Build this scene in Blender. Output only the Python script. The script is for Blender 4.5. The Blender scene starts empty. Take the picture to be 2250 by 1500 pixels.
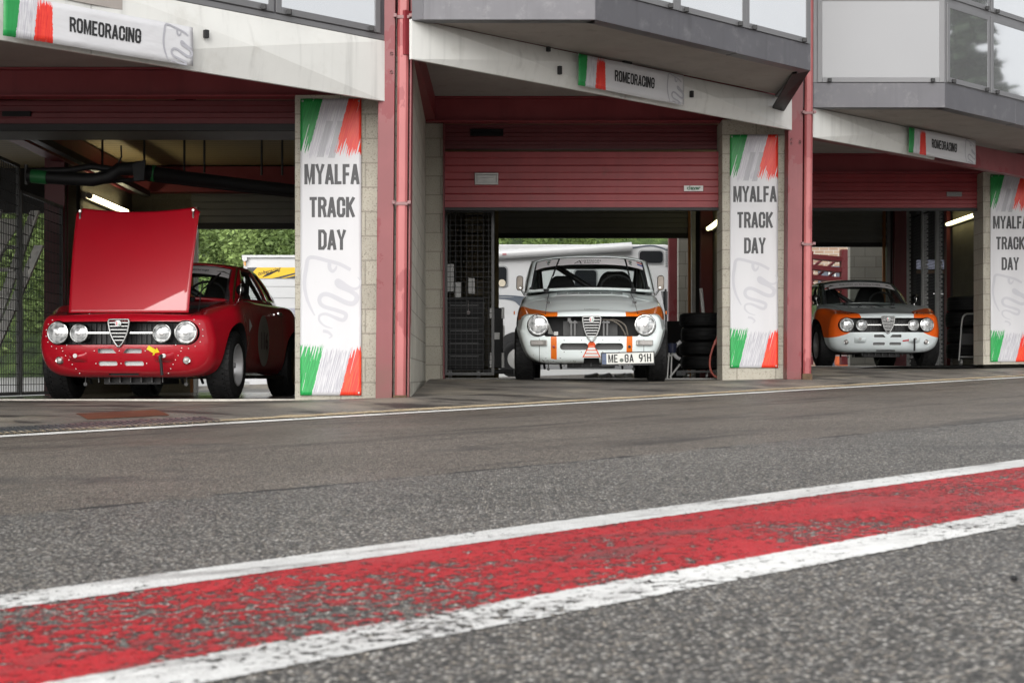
import bpy, bmesh, math, random
from mathutils import Vector, Matrix
random.seed(7)
S = bpy.context.scene
C = S.collection
R = math.radians
PI = math.pi
# ---------------------------------------------------------------- camera, sky, sun, exposure
F, HZ, CH = 3400.0, 830.0, 0.337          # focal length in photo pixels, eye level row, camera height
cam_d = bpy.data.cameras.new('camera'); cam = bpy.data.objects.new('camera', cam_d); C.objects.link(cam)
cam.location = (0, 0, CH); cam.rotation_euler = (R(90), 0, 0)
cam_d.sensor_width = 36; cam_d.lens = 36 * F / 2250; cam_d.shift_y = 80 / 2250
cam_d.clip_start = .05; cam_d.clip_end = 2000
cam_d.dof.use_dof = True; cam_d.dof.focus_distance = 15.5; cam_d.dof.aperture_fstop = 11
S.camera = cam
SUN_EL, SUN_AZ = R(30), R(195)
w = bpy.data.worlds.new('World'); S.world = w; w.use_nodes = True
nt = w.node_tree
bg = nt.nodes['Background']
sky = nt.nodes.new('ShaderNodeTexSky'); sky.sky_type = 'NISHITA'; sky.sun_disc = False
sky.sun_elevation = SUN_EL; sky.sun_rotation = SUN_AZ; sky.air_density = 1.2; sky.dust_density = 4.0; sky.ozone_density = 1.0
hs = nt.nodes.new('ShaderNodeHueSaturation'); hs.inputs['Saturation'].default_value = .12
nt.links.new(sky.outputs[0], hs.inputs['Color'])
cl = nt.nodes.new('ShaderNodeMix'); cl.data_type = 'RGBA'; cl.inputs[0].default_value = .6; cl.inputs[7].default_value = (2.55, 2.6, 2.68, 1)   # cloud cover
nt.links.new(hs.outputs[0], cl.inputs[6]); nt.links.new(cl.outputs[2], bg.inputs['Color'])
bg.inputs['Strength'].default_value = .15
sd = bpy.data.lights.new('sun', 'SUN'); sd.energy = 1.2; sd.angle = R(75); sd.color = (1, .97, .93)
so = bpy.data.objects.new('sun', sd); C.objects.link(so)
so.rotation_euler = (R(60), 0, R(-15))
S.view_settings.view_transform = 'Standard'; S.view_settings.look = 'None'
S.view_settings.gamma = 1; S.view_settings.exposure = 1.2
S.cycles.use_denoising = True
S.cycles.max_bounces = 10; S.cycles.transparent_max_bounces = 16

def W(px, py, Y): return Vector(((px - 1125) * Y / F, Y, CH + (HZ - py) * Y / F))
LD = Vector((.72, .694, 0)); ND = Vector((-.694, .72, 0))      # along the pit lane, and from the lane towards the garages
GA, GB = .0301, .010
def lane(x, y): return GA * x + GB * y

# ---------------------------------------------------------------- nodes
class E:
    def __init__(s, g, o): s.g, s.o = g, o
    def m(s, op, b=None, c=None): return s.g.math(op, s, b, c)
    def __add__(s, b): return s.m('ADD', b)
    __radd__ = __add__
    def __sub__(s, b): return s.m('SUBTRACT', b)
    def __rsub__(s, b): return s.g.math('SUBTRACT', b, s)
    def __mul__(s, b): return s.m('MULTIPLY', b)
    __rmul__ = __mul__
    def __truediv__(s, b): return s.m('DIVIDE', b)
    def __lt__(s, b): return s.m('LESS_THAN', b)
    def __gt__(s, b): return s.m('GREATER_THAN', b)
    def abs(s): return s.m('ABSOLUTE')
    def frac(s): return s.m('FRACT')
    def floor(s): return s.m('FLOOR')
    def max(s, b): return s.m('MAXIMUM', b)
    def min(s, b): return s.m('MINIMUM', b)
    def mod(s, b): return s.m('MODULO', b)
    def sq(s): return s.m('MULTIPLY', s)
    def sin(s): return s.m('SINE')
    def step(s, a, b):
        n = s.g.n('ShaderNodeMapRange'); n.interpolation_type = 'SMOOTHSTEP'
        s.g.set(n.inputs[0], s); n.inputs[1].default_value = a; n.inputs[2].default_value = b
        return E(s.g, n.outputs[0])
class Gr:
    def __init__(s, m):
        m.use_nodes = True; s.m = m; s.t = m.node_tree; s.b = s.t.nodes['Principled BSDF']
    def n(s, ty): return s.t.nodes.new(ty)
    def set(s, i, v):
        if isinstance(v, E): v = v.o
        if hasattr(v, 'is_output'): s.t.links.new(v, i)
        elif isinstance(v, (tuple, list)): i.default_value = tuple(v) if len(v) != 3 or i.type != 'RGBA' else (*v, 1)
        else: i.default_value = v
    def math(s, op, a, b=None, c=None):
        n = s.n('ShaderNodeMath'); n.operation = op
        for k, v in enumerate((a, b, c)):
            if v is not None: s.set(n.inputs[k], v)
        return E(s, n.outputs[0])
    def co(s, kind='Object'):
        n = s.n('ShaderNodeTexCoord'); q = s.n('ShaderNodeSeparateXYZ'); s.t.links.new(n.outputs[kind], q.inputs[0])
        return n.outputs[kind], E(s, q.outputs[0]), E(s, q.outputs[1]), E(s, q.outputs[2])
    def vec(s, x, y, z):
        n = s.n('ShaderNodeCombineXYZ')
        for k, v in enumerate((x, y, z)): s.set(n.inputs[k], v)
        return n.outputs[0]
    def noise(s, v, sc, det=4, ro=.55):
        n = s.n('ShaderNodeTexNoise'); s.set(n.inputs['Vector'], v); n.inputs['Scale'].default_value = sc
        n.inputs['Detail'].default_value = det; n.inputs['Roughness'].default_value = ro
        return E(s, n.outputs[0])
    def vor(s, v, sc, feat='F1', rnd=1):
        n = s.n('ShaderNodeTexVoronoi'); n.feature = feat; s.set(n.inputs['Vector'], v); n.inputs['Scale'].default_value = sc
        n.inputs['Randomness'].default_value = rnd
        q = s.n('ShaderNodeSeparateColor'); s.t.links.new(n.outputs['Color'], q.inputs[0])
        return E(s, n.outputs['Distance']), E(s, q.outputs[0]), E(s, q.outputs[1])
    def mix(s, f, a, b):
        n = s.n('ShaderNodeMix'); n.data_type = 'RGBA'
        s.set(n.inputs[0], f); s.set(n.inputs[6], a); s.set(n.inputs[7], b)
        return n.outputs[2]
    def scale(s, c, f):
        n = s.n('ShaderNodeMix'); n.data_type = 'RGBA'; n.blend_type = 'MULTIPLY'; n.inputs[0].default_value = 1
        s.set(n.inputs[6], c); q = s.n('ShaderNodeCombineColor')
        for k in range(3): s.set(q.inputs[k], f)
        s.t.links.new(q.outputs[0], n.inputs[7]); return n.outputs[2]
    def ramp(s, f, stops, const=False):
        n = s.n('ShaderNodeValToRGB'); s.set(n.inputs[0], f); r = n.color_ramp
        if const: r.interpolation = 'CONSTANT'
        while len(r.elements) < len(stops): r.elements.new(.5)
        for e, (p, c) in zip(r.elements, stops): e.position = p; e.color = (*c, 1)
        return n.outputs[0]
    def bump(s, h, st, dist=.01):
        n = s.n('ShaderNodeBump'); n.inputs['Strength'].default_value = st; n.inputs['Distance'].default_value = dist
        s.set(n.inputs['Height'], h); s.t.links.new(n.outputs[0], s.b.inputs['Normal'])
    def p(s, **k):
        for a, v in k.items(): s.set(s.b.inputs[{'col': 'Base Color', 'rough': 'Roughness', 'metal': 'Metallic', 'spec': 'Specular IOR Level',
            'coat': 'Coat Weight', 'coatr': 'Coat Roughness', 'alpha': 'Alpha', 'emit': 'Emission Color', 'es': 'Emission Strength', 'trans': 'Transmission Weight', 'ior': 'IOR'}[a]], v)
def M(name, col, rough=.5, metal=0., var=.12, vs=6., bump=0., bs=60., coat=0., rv=.12, spec=.5, streak=0., dirt=0., dcol=(.05, .045, .04)):
    m = bpy.data.materials.new(name); g = Gr(m); v, x, y, z = g.co()
    n = g.noise(v, vs, 5); c = g.scale(col, 1 - var + 2 * var * n)
    if streak: c = g.mix((g.noise(g.vec(x * 14, y * 14, z * .7), 1, 4) - .5).step(0, .35) * streak, c, tuple(a * .55 for a in col))
    if dirt: c = g.mix((g.noise(v, vs * 2.3, 6, .65)).step(.52, .75) * dirt, c, dcol)
    g.p(col=c, rough=(rough - rv / 2 + rv * g.noise(v, vs * 3, 4)), metal=metal, coat=coat, spec=spec)
    if bump: g.bump(g.noise(v, bs, 5), bump)
    return m
def glow(name, col, st):
    m = bpy.data.materials.new(name); g = Gr(m); g.p(col=col, emit=col, es=st); return m

# ---------------------------------------------------------------- meshes
class MB:
    def __init__(s): s.v, s.f, s.mi, s.cur, s.T = [], [], [], 0, None
    def add(s, vs, fs):
        o = len(s.v); s.v += [tuple(s.T @ Vector(q)) if s.T else tuple(q) for q in vs]
        s.f += [tuple(o + i for i in f) for f in fs]; s.mi += [s.cur] * len(fs); return s
    def box(s, x0, x1, y0, y1, z0, z1):
        return s.add([(x, y, z) for z in (z0, z1) for y in (y0, y1) for x in (x0, x1)],
                     [(0, 2, 3, 1), (4, 5, 7, 6), (0, 1, 5, 4), (2, 6, 7, 3), (0, 4, 6, 2), (1, 3, 7, 5)])
    def hexa(s, b, t):          # two quads (bottom loop, top loop)
        return s.add(list(b) + list(t), [(3, 2, 1, 0), (4, 5, 6, 7)] + [(i, (i + 1) % 4, 4 + (i + 1) % 4, 4 + i) for i in range(4)])
    def wall(s, a, b, z0, z1, th):      # upright slab from plan point a to b, thickness to the left of a>b
        a, b = Vector(a), Vector(b); d = (b - a).normalized(); n = Vector((-d.y, d.x)) * th
        q = [a, b, b + n, a + n]
        return s.hexa([(p.x, p.y, z0) for p in q], [(p.x, p.y, z1) for p in q])
    def prism(s, poly, z0, z1):         # plan polygon extruded upwards
        n = len(poly)
        return s.add([(p[0], p[1], z0) for p in poly] + [(p[0], p[1], z1) for p in poly],
                     [tuple(range(n))[::-1], tuple(range(n, 2 * n))] + [(i, (i + 1) % n, n + (i + 1) % n, n + i) for i in range(n)])
    def prof(s, poly, x0, x1):          # (y,z) polygon extruded along x
        n = len(poly)
        return s.add([(x0, p[0], p[1]) for p in poly] + [(x1, p[0], p[1]) for p in poly],
                     [tuple(range(n)), tuple(range(n, 2 * n))[::-1]] + [(i, n + i, n + (i + 1) % n, (i + 1) % n) for i in range(n)])
    def plate(s, poly, y0, y1):         # (x,z) polygon extruded along y
        n = len(poly)
        return s.add([(p[0], y0, p[1]) for p in poly] + [(p[0], y1, p[1]) for p in poly],
                     [tuple(range(n)), tuple(range(n, 2 * n))[::-1]] + [(i, n + i, n + (i + 1) % n, (i + 1) % n) for i in range(n)])
    def tube(s, path, r, n=8, cap=True):
        P = [Vector(p) for p in path]; k = len(P); rs = r if isinstance(r, (list, tuple)) else [r] * k
        vs, up = [], None
        for i, p in enumerate(P):
            t = (P[min(i + 1, k - 1)] - P[max(i - 1, 0)]).normalized()
            if up is None: up = Vector((0, 0, 1)) if abs(t.z) < .9 else Vector((1, 0, 0))
            a = (up - t * up.dot(t)).normalized(); b = t.cross(a); up = a
            vs += [p + (a * math.cos(2 * PI * j / n) + b * math.sin(2 * PI * j / n)) * rs[i] for j in range(n)]
        fs = [(i * n + j, i * n + (j + 1) % n, (i + 1) * n + (j + 1) % n, (i + 1) * n + j) for i in range(k - 1) for j in range(n)]
        if cap: fs += [tuple(range(n))[::-1], tuple(range((k - 1) * n, k * n))]
        return s.add(vs, fs)
    def lathe(s, prof, axis='x', c=(0, 0, 0), n=32):   # prof: (along, radius)
        vs = []
        for a, r in prof:
            for j in range(n):
                t = 2 * PI * j / n; q = (a, r * math.cos(t), r * math.sin(t))
                if axis == 'y': q = (r * math.cos(t), a, r * math.sin(t))
                if axis == 'z': q = (r * math.cos(t), r * math.sin(t), a)
                vs.append((q[0] + c[0], q[1] + c[1], q[2] + c[2]))
        return s.add(vs, [(i * n + j, i * n + (j + 1) % n, (i + 1) * n + (j + 1) % n, (i + 1) * n + j) for i in range(len(prof) - 1) for j in range(n)])
    def grid(s, fn, nu, nv):
        vs = [fn(i / nu, j / nv) for i in range(nu + 1) for j in range(nv + 1)]
        return s.add(vs, [(i * (nv + 1) + j, (i + 1) * (nv + 1) + j, (i + 1) * (nv + 1) + j + 1, i * (nv + 1) + j + 1) for i in range(nu) for j in range(nv)])
    def ribbon(s, path, wd, fn=None, closed=False):   # flat 2-D stroke; fn maps (x,y) to space
        P = [Vector(p[:2]) for p in path]; k = len(P); ws = wd if isinstance(wd, (list, tuple)) else [wd] * k
        fn = fn or (lambda x, y: (x, 0, y)); vs = []
        for i in range(k):
            a = P[i - 1] if (i or closed) else None; b = P[(i + 1) % k] if (i < k - 1 or closed) else None
            d1 = (P[i] - a).normalized() if a is not None else (b - P[i]).normalized()
            d2 = (b - P[i]).normalized() if b is not None else d1
            n1, n2 = Vector((-d1.y, d1.x)), Vector((-d2.y, d2.x)); mm = n1 + n2
            if mm.length < 1e-6: mm = n1
            mm.normalize(); q = mm * (ws[i] / 2 / max(.45, mm.dot(n1)))
            vs += [fn(*(P[i] + q)), fn(*(P[i] - q))]
        m = k if closed else k - 1
        return s.add(vs, [(2 * i, 2 * i + 1, (2 * i + 3) % (2 * k), (2 * i + 2) % (2 * k)) for i in range(m)])
    def build(s, name, mats, parent=None, smooth=None, bevel=0, origin=None, solid=0, kind=None):
        me = bpy.data.meshes.new(name)
        vs = s.v if origin is None else [(a - origin[0], b - origin[1], c - origin[2]) for a, b, c in s.v]
        me.from_pydata(vs, [], s.f)
        if not isinstance(mats, (list, tuple)): mats = [mats]
        for m in mats: me.materials.append(m)
        me.polygons.foreach_set('material_index', [min(i, len(mats) - 1) for i in s.mi])
        o = bpy.data.objects.new(name, me); C.objects.link(o)
        bm = bmesh.new(); bm.from_mesh(me); bmesh.ops.recalc_face_normals(bm, faces=bm.faces); bm.to_mesh(me); bm.free()
        if smooth is not None:
            me.shade_smooth(); me.set_sharp_from_angle(angle=R(smooth))
        if origin is not None: o.location = origin
        if parent is not None: o.parent = parent
        if solid: md = o.modifiers.new('solid', 'SOLIDIFY'); md.thickness = solid; md.offset = 0
        if bevel: md = o.modifiers.new('bevel', 'BEVEL'); md.width = bevel; md.segments = 2; md.limit_method = 'ANGLE'
        if kind: o['kind'] = kind
        return o
def tag(o, label, cat, group=None, kind=None):
    o['label'] = label; o['category'] = cat
    if group: o['group'] = group
    if kind: o['kind'] = kind
    return o
def thing(name, label, cat, loc=(0, 0, 0), rz=0, group=None):
    o = bpy.data.objects.new(name, None); C.objects.link(o); o.location = loc; o.rotation_euler = (0, 0, rz); o.empty_display_size = .2
    return tag(o, label, cat, group)
def copy_tree(o, loc=None, label=None, rz=None, parent=None):
    c = o.copy(); C.objects.link(c)
    if parent: c.parent = parent
    for ch in list(o.children): copy_tree(ch, parent=c)
    if loc is not None: c.location = loc
    if rz is not None: c.rotation_euler.z = rz
    if label: c['label'] = label
    return c
def apply_mods(o):
    dg = bpy.context.evaluated_depsgraph_get(); me = bpy.data.meshes.new_from_object(o.evaluated_get(dg)); o.modifiers.clear(); old = o.data; me.name = old.name; o.data = me
def volume(me):
    bm = bmesh.new(); bm.from_mesh(me); v = bm.calc_volume(); bm.free(); return v
def cut(o, cutters, smooth=32):
    rnd = random.Random(5)
    for c in cutters:
        v0, keep = volume(o.data), o.data.copy()
        for k in range(10):         # nudge a cutter that happens to touch existing vertices
            md = o.modifiers.new('b', 'BOOLEAN'); md.operation = 'DIFFERENCE'; md.object = c; md.solver = 'EXACT' if k < 8 else 'FAST'
            if hasattr(md, 'material_mode'): md.material_mode = 'TRANSFER'
            apply_mods(o); v1 = volume(o.data)
            if .8 * v0 < v1 < v0 - 1e-7: break
            o.data = keep.copy(); c.location = [rnd.uniform(-.0012, .0012) for _ in range(3)]; c.rotation_euler = [rnd.uniform(-.002, .002) for _ in range(3)]; bpy.context.view_layer.update()
        bpy.data.objects.remove(c)
    o.data.shade_smooth(); o.data.set_sharp_from_angle(angle=R(smooth))
# text: built-in font turned to flat faces; fn maps text plane to space
def textmesh(mb, s, size, fn, bold=0., xs=1., align='CENTER', shear=0., sp=1.):
    cu = bpy.data.curves.new('t', 'FONT'); cu.body = s; cu.size = size; cu.offset = bold * size; cu.align_x = align; cu.shear = shear; cu.space_character = sp
    cu.resolution_u = 3
    o = bpy.data.objects.new('t', cu); C.objects.link(o)
    dg = bpy.context.evaluated_depsgraph_get(); dg.update(); me = o.evaluated_get(dg).to_mesh()
    mb.add([fn(v.co.x * xs, v.co.y) for v in me.vertices], [tuple(p.vertices) for p in me.polygons])
    o.evaluated_get(dg).to_mesh_clear(); bpy.data.objects.remove(o); bpy.data.curves.remove(cu)
GL = {'M': (.68, [[(0, 0), (0, 1)], [(1, 0), (1, 1)], [(.1, 1), (.5, .04), (.9, 1)]]), 'Y': (.56, [[(0, 1), (.5, .45), (1, 1)], [(.5, .5), (.5, 0)]]),
      'A': (.56, [[(0, 0), (.46, 1), (.54, 1), (1, 0)], [(.22, .24), (.78, .24)]]), 'L': (.46, [[(0, 1), (0, 0), (1, 0)]]), 'F': (.46, [[(1, 1), (0, 1), (0, 0)], [(.1, .5), (.9, .5)]]),
      'T': (.52, [[(0, 1), (1, 1)], [(.5, .93), (.5, 0)]]), 'R': (.54, [[(0, 0), (0, 1), (.7, 1), (1, .86), (1, .64), (.7, .5), (.1, .5)], [(.6, .45), (.75, .42), (1, 0)]]),
      'C': (.54, [[(1, .66), (1, .86), (.75, 1), (.25, 1), (0, .86), (0, .14), (.25, 0), (.75, 0), (1, .14), (1, .36)]]),
      'K': (.56, [[(0, 0), (0, 1)], [(1, 1), (.12, .45)], [(.35, .6), (1, 0)]]), 'D': (.54, [[(0, 0), (0, 1), (.65, 1), (1, .84), (1, .16), (.65, 0), (.1, 0)]]),
      'O': (.54, [[(.5, 1), (.2, 1), (0, .86), (0, .14), (.25, 0), (.75, 0), (1, .14), (1, .86), (.75, 1), (.5, 1)]]), 'E': (.48, [[(1, 1), (0, 1), (0, 0), (1, 0)], [(.1, .51), (.85, .51)]]),
      'I': (.125, [[(.5, 0), (.5, 1)]]), 'N': (.56, [[(0, 0), (0, 1)], [(1, 0), (1, 1)], [(.08, 1), (.92, 0)]]),
      'H': (.56, [[(0, 0), (0, 1)], [(1, 0), (1, 1)], [(.1, .5), (.9, .5)]]), '1': (.36, [[(0, .74), (.72, 1), (.72, 0)]]), '9': (.52, [[(.95, .5), (.7, .42), (.3, .42), (0, .56), (0, .86), (.25, 1), (.75, 1), (1, .86), (1, .45), (.75, .12), (.35, 0)]]),
      'G': (.54, [[(1, .68), (1, .86), (.75, 1), (.25, 1), (0, .86), (0, .14), (.25, 0), (.75, 0), (1, .14), (1, .47), (.55, .47)]])}
def block_text(mb, s, h, cx, z0, fn, t=.125, gap=.085, xs=1.):
    tot = sum(GL[c][0] for c in s) + gap * (len(s) - 1); x = -tot / 2; k = 0
    for c in s:
        wd, st = GL[c]
        for pl in st:
            pts = [Vector((x + t / 2 + p[0] * (wd - t), t / 2 + p[1] * (1 - t))) for p in pl]
            pts[0] += (pts[0] - pts[1]).normalized() * t / 2; pts[-1] += (pts[-1] - pts[-2]).normalized() * t / 2
            e = .0002 * (k % 4); k += 1
            mb.ribbon([(cx + p.x * h * xs, z0 + p.y * h) for p in pts], t * h, lambda a, b, e=e: fn(a, b, e))
        x += wd + gap
def catmull(P, n=8, closed=False):
    P = [Vector(p) for p in P]; out = []; k = len(P)
    for i in range(k if closed else k - 1):
        if closed: a, b, c, d = P[i - 1], P[i], P[(i + 1) % k], P[(i + 2) % k]
        else: a, b, c, d = P[max(i - 1, 0)], P[i], P[i + 1], P[min(i + 2, k - 1)]
        for j in range(n):
            t = j / n
            out.append(.5 * (2 * b + (c - a) * t + (2 * a - 5 * b + 4 * c - d) * t * t + (3 * b - a - 3 * c + d) * t ** 3))
    if not closed: out.append(P[-1])
    return out
def sstep(a, b, x): t = max(0, min(1, (x - a) / (b - a))); return t * t * (3 - 2 * t)
# ---------------------------------------------------------------- setting materials
def asphalt_mat(name, fine=1., lot=False):
    m = bpy.data.materials.new(name); g = Gr(m); v, x, y, z = g.co()
    d = x * ND.x + y * ND.y
    old = (d + (g.noise(v, 5, 4) - .5) * .25).step(3.55, 3.62)                     # beyond the seam: older, browner asphalt
    di, r1, r2 = g.vor(v, 142 * fine); di2, q1, q2 = g.vor(v, 290 * fine)
    st = g.ramp(r1, [(0, (.026, .026, .027)), (.2, (.058, .055, .052)), (.42, (.122, .112, .098)), (.62, (.19, .184, .174)), (.78, (.26, .222, .175)), (.93, (.42, .405, .375))])
    st = g.mix((q1 - .55).step(0, .5) * .7, st, g.ramp(q2, [(0, (.02, .02, .021)), (.6, (.08, .075, .066)), (1, (.26, .24, .21))]))
    gap = di.step(.56, .30) * .80 + .20
    big = g.noise(g.vec(x, y, 0), .55, 6, .6); band = g.noise(g.vec(x * .72 + y * .694, d * 7, 0), .5, 5, .6)
    c = g.scale(st, gap * (big * 1.8 + .72) * (g.noise(v, 22, 4, .65) * .8 + .6))
    c = g.mix(old * .55, c, g.scale((.172, .140, .110), gap * (r2 * 1.1 + .5) * (big * 1.3 + 1.0) * (g.noise(v, 26, 5, .7) * 1.4 + .3)))
    streak = (band - .5).step(.02, .2) * old
    c = g.mix(streak * .75, c, (.024, .022, .021)); c = g.mix(g.noise(g.vec(x, y, 11), .9, 6, .68).step(.54, .68) * .65, c, (.034, .033, .033))
    seam = ((d + (g.noise(v, 3, 5) - .5) * .10 - 3.58).abs() < (g.noise(v, 14, 4) * .07 - .012)).m('MULTIPLY', g.noise(v, 2.2, 4).step(.46, .54))
    c = g.mix(seam * .9, c, (.009, .009, .009))
    ap = d.step(8.40, 8.46)                                                        # forecourt: patched tarmac, rubber and oil marks
    fine_c = g.ramp(g.noise(v, 90, 5, .7), [(.3, (.04, .038, .035)), (.5, (.105, .096, .084)), (.62, (.15, .135, .115)), (.75, (.24, .22, .19))])
    fore = g.scale(fine_c, g.noise(v, 1.1, 6, .62) * 1.7 + .5)
    fore = g.mix((g.noise(g.vec(x * .55, y * 1.6, 0), 1.7, 6, .6)).step(.47, .60) * .85, fore, (.024, .022, .021))
    fore = g.mix((g.noise(g.vec(x, y + 9, 0), 1.3, 5, .6)).step(.50, .62) * .6, fore, (.27, .24, .19))
    c = g.mix(ap, c, fore)
    wet = g.noise(g.vec(x * .9, y * .9, 3), .8, 5, .6).step(.42, .66)
    g.p(col=c, rough=wet * -.15 + .62 - gap * .08, spec=.45)
    g.bump((di.step(.55, .1) + g.noise(v, 320, 3) * .5) * (1 - ap) + g.noise(v, 160, 4) * ap * .7, .75, .006)
    return m
def paint_mat(name, col, worn, e0, e1, col2=None, edge=.012, dots=True):
    m = bpy.data.materials.new(name); g = Gr(m); v, x, y, z = g.co()
    d = x * ND.x + y * ND.y; di, r1, r2 = g.vor(v, 125)
    n = (g.noise(v, 55, 5, .7) - .5) * edge * 2.4 + (g.noise(v, 9, 4) - .5) * edge
    mask = ((d + n) > e0).m('MULTIPLY', (d + n) < e1)
    wn = g.noise(g.vec(x, y, 1), 42, 5, .62) + (di - .35) * .22 + (g.noise(g.vec(x, y, 5), 1.6, 4) - .5) * .75 + (g.noise(g.vec(x, y, 9), 9, 3) - .5) * .25
    mask = mask.m('MULTIPLY', (wn < worn))
    c = g.scale(col, (g.noise(v, 30, 5) * .5 + .74) * (g.noise(g.vec(x, y, 7), 1.3, 5, .65) * 1.1 + .42))
    if col2: c = g.mix(g.noise(g.vec(x * .72 + y * .694, d * 4, 0), 5, 6, .7).step(.56, .72) * .6, c, col2)
    c = g.mix((g.noise(v, 70, 5, .7)).step(.55, .72) * .45, c, (.10, .085, .08)); c = g.mix(g.noise(g.vec(x * .72 + y * .694, d * 3, 4), 2.4, 6, .7).step(.53, .68) * .6, c, (.085, .07, .068))
    wet = g.noise(g.vec(x, y, 2), 1.1, 5, .6).step(.45, .6)
    g.p(col=c, rough=wet * -.2 + .55, alpha=mask, spec=.22)
    g.bump(di.step(.55, .1) + g.noise(v, 200, 3) * .6, .5, .004)
    return m
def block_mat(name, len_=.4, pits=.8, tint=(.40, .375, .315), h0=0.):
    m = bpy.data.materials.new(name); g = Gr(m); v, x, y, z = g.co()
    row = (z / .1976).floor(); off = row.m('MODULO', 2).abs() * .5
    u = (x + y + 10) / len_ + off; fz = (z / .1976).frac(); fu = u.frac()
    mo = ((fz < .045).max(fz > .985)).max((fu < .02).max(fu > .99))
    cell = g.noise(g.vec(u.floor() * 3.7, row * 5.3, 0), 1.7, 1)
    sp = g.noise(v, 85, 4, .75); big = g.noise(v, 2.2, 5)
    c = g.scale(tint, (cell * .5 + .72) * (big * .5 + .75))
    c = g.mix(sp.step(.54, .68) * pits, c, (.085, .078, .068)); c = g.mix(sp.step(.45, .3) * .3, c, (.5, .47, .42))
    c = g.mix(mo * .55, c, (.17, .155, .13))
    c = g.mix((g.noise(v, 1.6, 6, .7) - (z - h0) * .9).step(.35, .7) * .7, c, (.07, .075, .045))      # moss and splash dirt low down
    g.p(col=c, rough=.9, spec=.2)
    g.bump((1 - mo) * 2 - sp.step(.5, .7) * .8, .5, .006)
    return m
def red_paint(name, col=(.30, .040, .045), chips=.5):
    m = bpy.data.materials.new(name); g = Gr(m); v, x, y, z = g.co()
    n = g.noise(v, 3, 5); st = g.noise(g.vec(x * 12, y * 12, z * .8), 1, 4)
    c = g.mix(n.step(.35, .7) * .35, col, tuple(min(1, a * 1.35 + .02) for a in col))
    c = g.mix(st.step(.5, .75) * .25, c, tuple(a * .6 for a in col))
    ch = (g.noise(v, 7, 7, .72) + (g.noise(v, 1.3, 3) - .5) * .8)
    pe = (g.noise(g.vec(x, y, z * .6), 2.1, 5, .62) + (n - .5) * .3); c = g.mix(pe.step(.55, .565) * chips * .8, c, (.17, .012, .018)); c = g.mix(ch.step(.70, .715) * chips, c, (.15, .010, .014)); c = g.mix(ch.step(.76, .775) * chips, c, (.08, .04, .022)); c = g.mix((n - z * .6).step(.10, .45) * chips * .6, c, (.10, .045, .03))
    g.p(col=c, rough=.42 + .1 * n, spec=.5); g.bump(ch.step(.70, .78), .15, .003)
    return m
A_LANE = asphalt_mat('asphalt')
WHITE_L = paint_mat('white_line_paint', (.62, .62, .605), .64, 1.435, 1.575)
WHITE_U = paint_mat('white_line_paint_far', (.62, .62, .605), .69, 2.132, 2.272)
RED_B = paint_mat('red_band_paint', (.40, .016, .022), .58, 1.560, 2.150, (.55, .045, .02), edge=.004)
THIN = paint_mat('thin_line_paint', (.70, .70, .67), .70, 8.27, 8.50, edge=.02)
BLOCK_L = block_mat('concrete_blocks'); BLOCK_IN = block_mat('concrete_blocks_inside', tint=(.15, .135, .10), pits=.4)  # inside blocks darkened in colour to deepen the garage shade
BLOCK_R = block_mat('concrete_blocks_painted', tint=(.46, .44, .38), pits=.25)
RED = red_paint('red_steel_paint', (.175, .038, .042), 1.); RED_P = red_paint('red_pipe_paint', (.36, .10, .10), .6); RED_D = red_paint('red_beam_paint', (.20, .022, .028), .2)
SHUT = red_paint('red_door_paint', (.24, .019, .024), .25); DARKRED = red_paint('dark_and_shaded_red', (.12, .010, .014), .1)  # the darker red also paints in shade on door parts
FASCIA = M('white_fascia_metal', (.59, .59, .565), .45, 0, .12, 2, streak=.5, dirt=.35, dcol=(.40, .385, .35))
SOFFIT = M('concrete_soffit', (.30, .272, .25), .9, 0, .2, 3, bump=.25, bs=40, dirt=.35, dcol=(.17, .15, .135))
GREY = M('grey_cladding', (.088, .086, .095), .42, .25, .14, 3, streak=.5, dirt=.4, dcol=(.19, .185, .19))
FRAME = M('window_frame_grey', (.15, .15, .155), .45, .2, .08, 4)
BLACK = M('black_rubber', (.012, .012, .013), .6); BLK2 = M('black_paint', (.004, .004, .0044), .45, spec=.2)
STEEL = M('galvanised_steel', (.32, .32, .31), .45, .6, .2, 12); DSTEEL = M('dark_steel', (.06, .06, .06), .45, .5)
GREYSH = M('grey_roller_slats', (.15, .15, .14), .5, .1, .1, 3); PLANK = None
FLOOR = M('painted_floor', (.14, .135, .125), .22, 0, .25, 2, dirt=.4)
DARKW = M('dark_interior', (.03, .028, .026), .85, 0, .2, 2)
def glass_pane(name, col, rough=.03, metal=.85):
    m = bpy.data.materials.new(name); g = Gr(m); v, x, y, z = g.co()
    g.p(col=g.scale(col, g.noise(v, .8, 3) * .16 + .92), rough=rough, metal=metal, spec=.7)
    g.bump(g.noise(v, 1.3, 2), .025, .05); return m
PANE = glass_pane('reflective_window', (.70, .71, .72)); PANE_B = glass_pane('blinded_window', (.20, .203, .21), .25, .1)
def planks():
    m = bpy.data.materials.new('wood_planks'); g = Gr(m); v, x, y, z = g.co()
    f = (y / .16).frac(); r = (y / .16).floor(); gr = g.noise(g.vec(x * .7, y * 14, r), 3, 5)
    c = g.scale((.36, .28, .15), gr * .6 + .6 + g.noise(g.vec(r * 3.1, 0, 0), 2, 1) * .3); c = g.mix((f < .06), c, (.05, .035, .02))
    g.p(col=c, rough=.6); return m
PLANK = planks()

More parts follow.
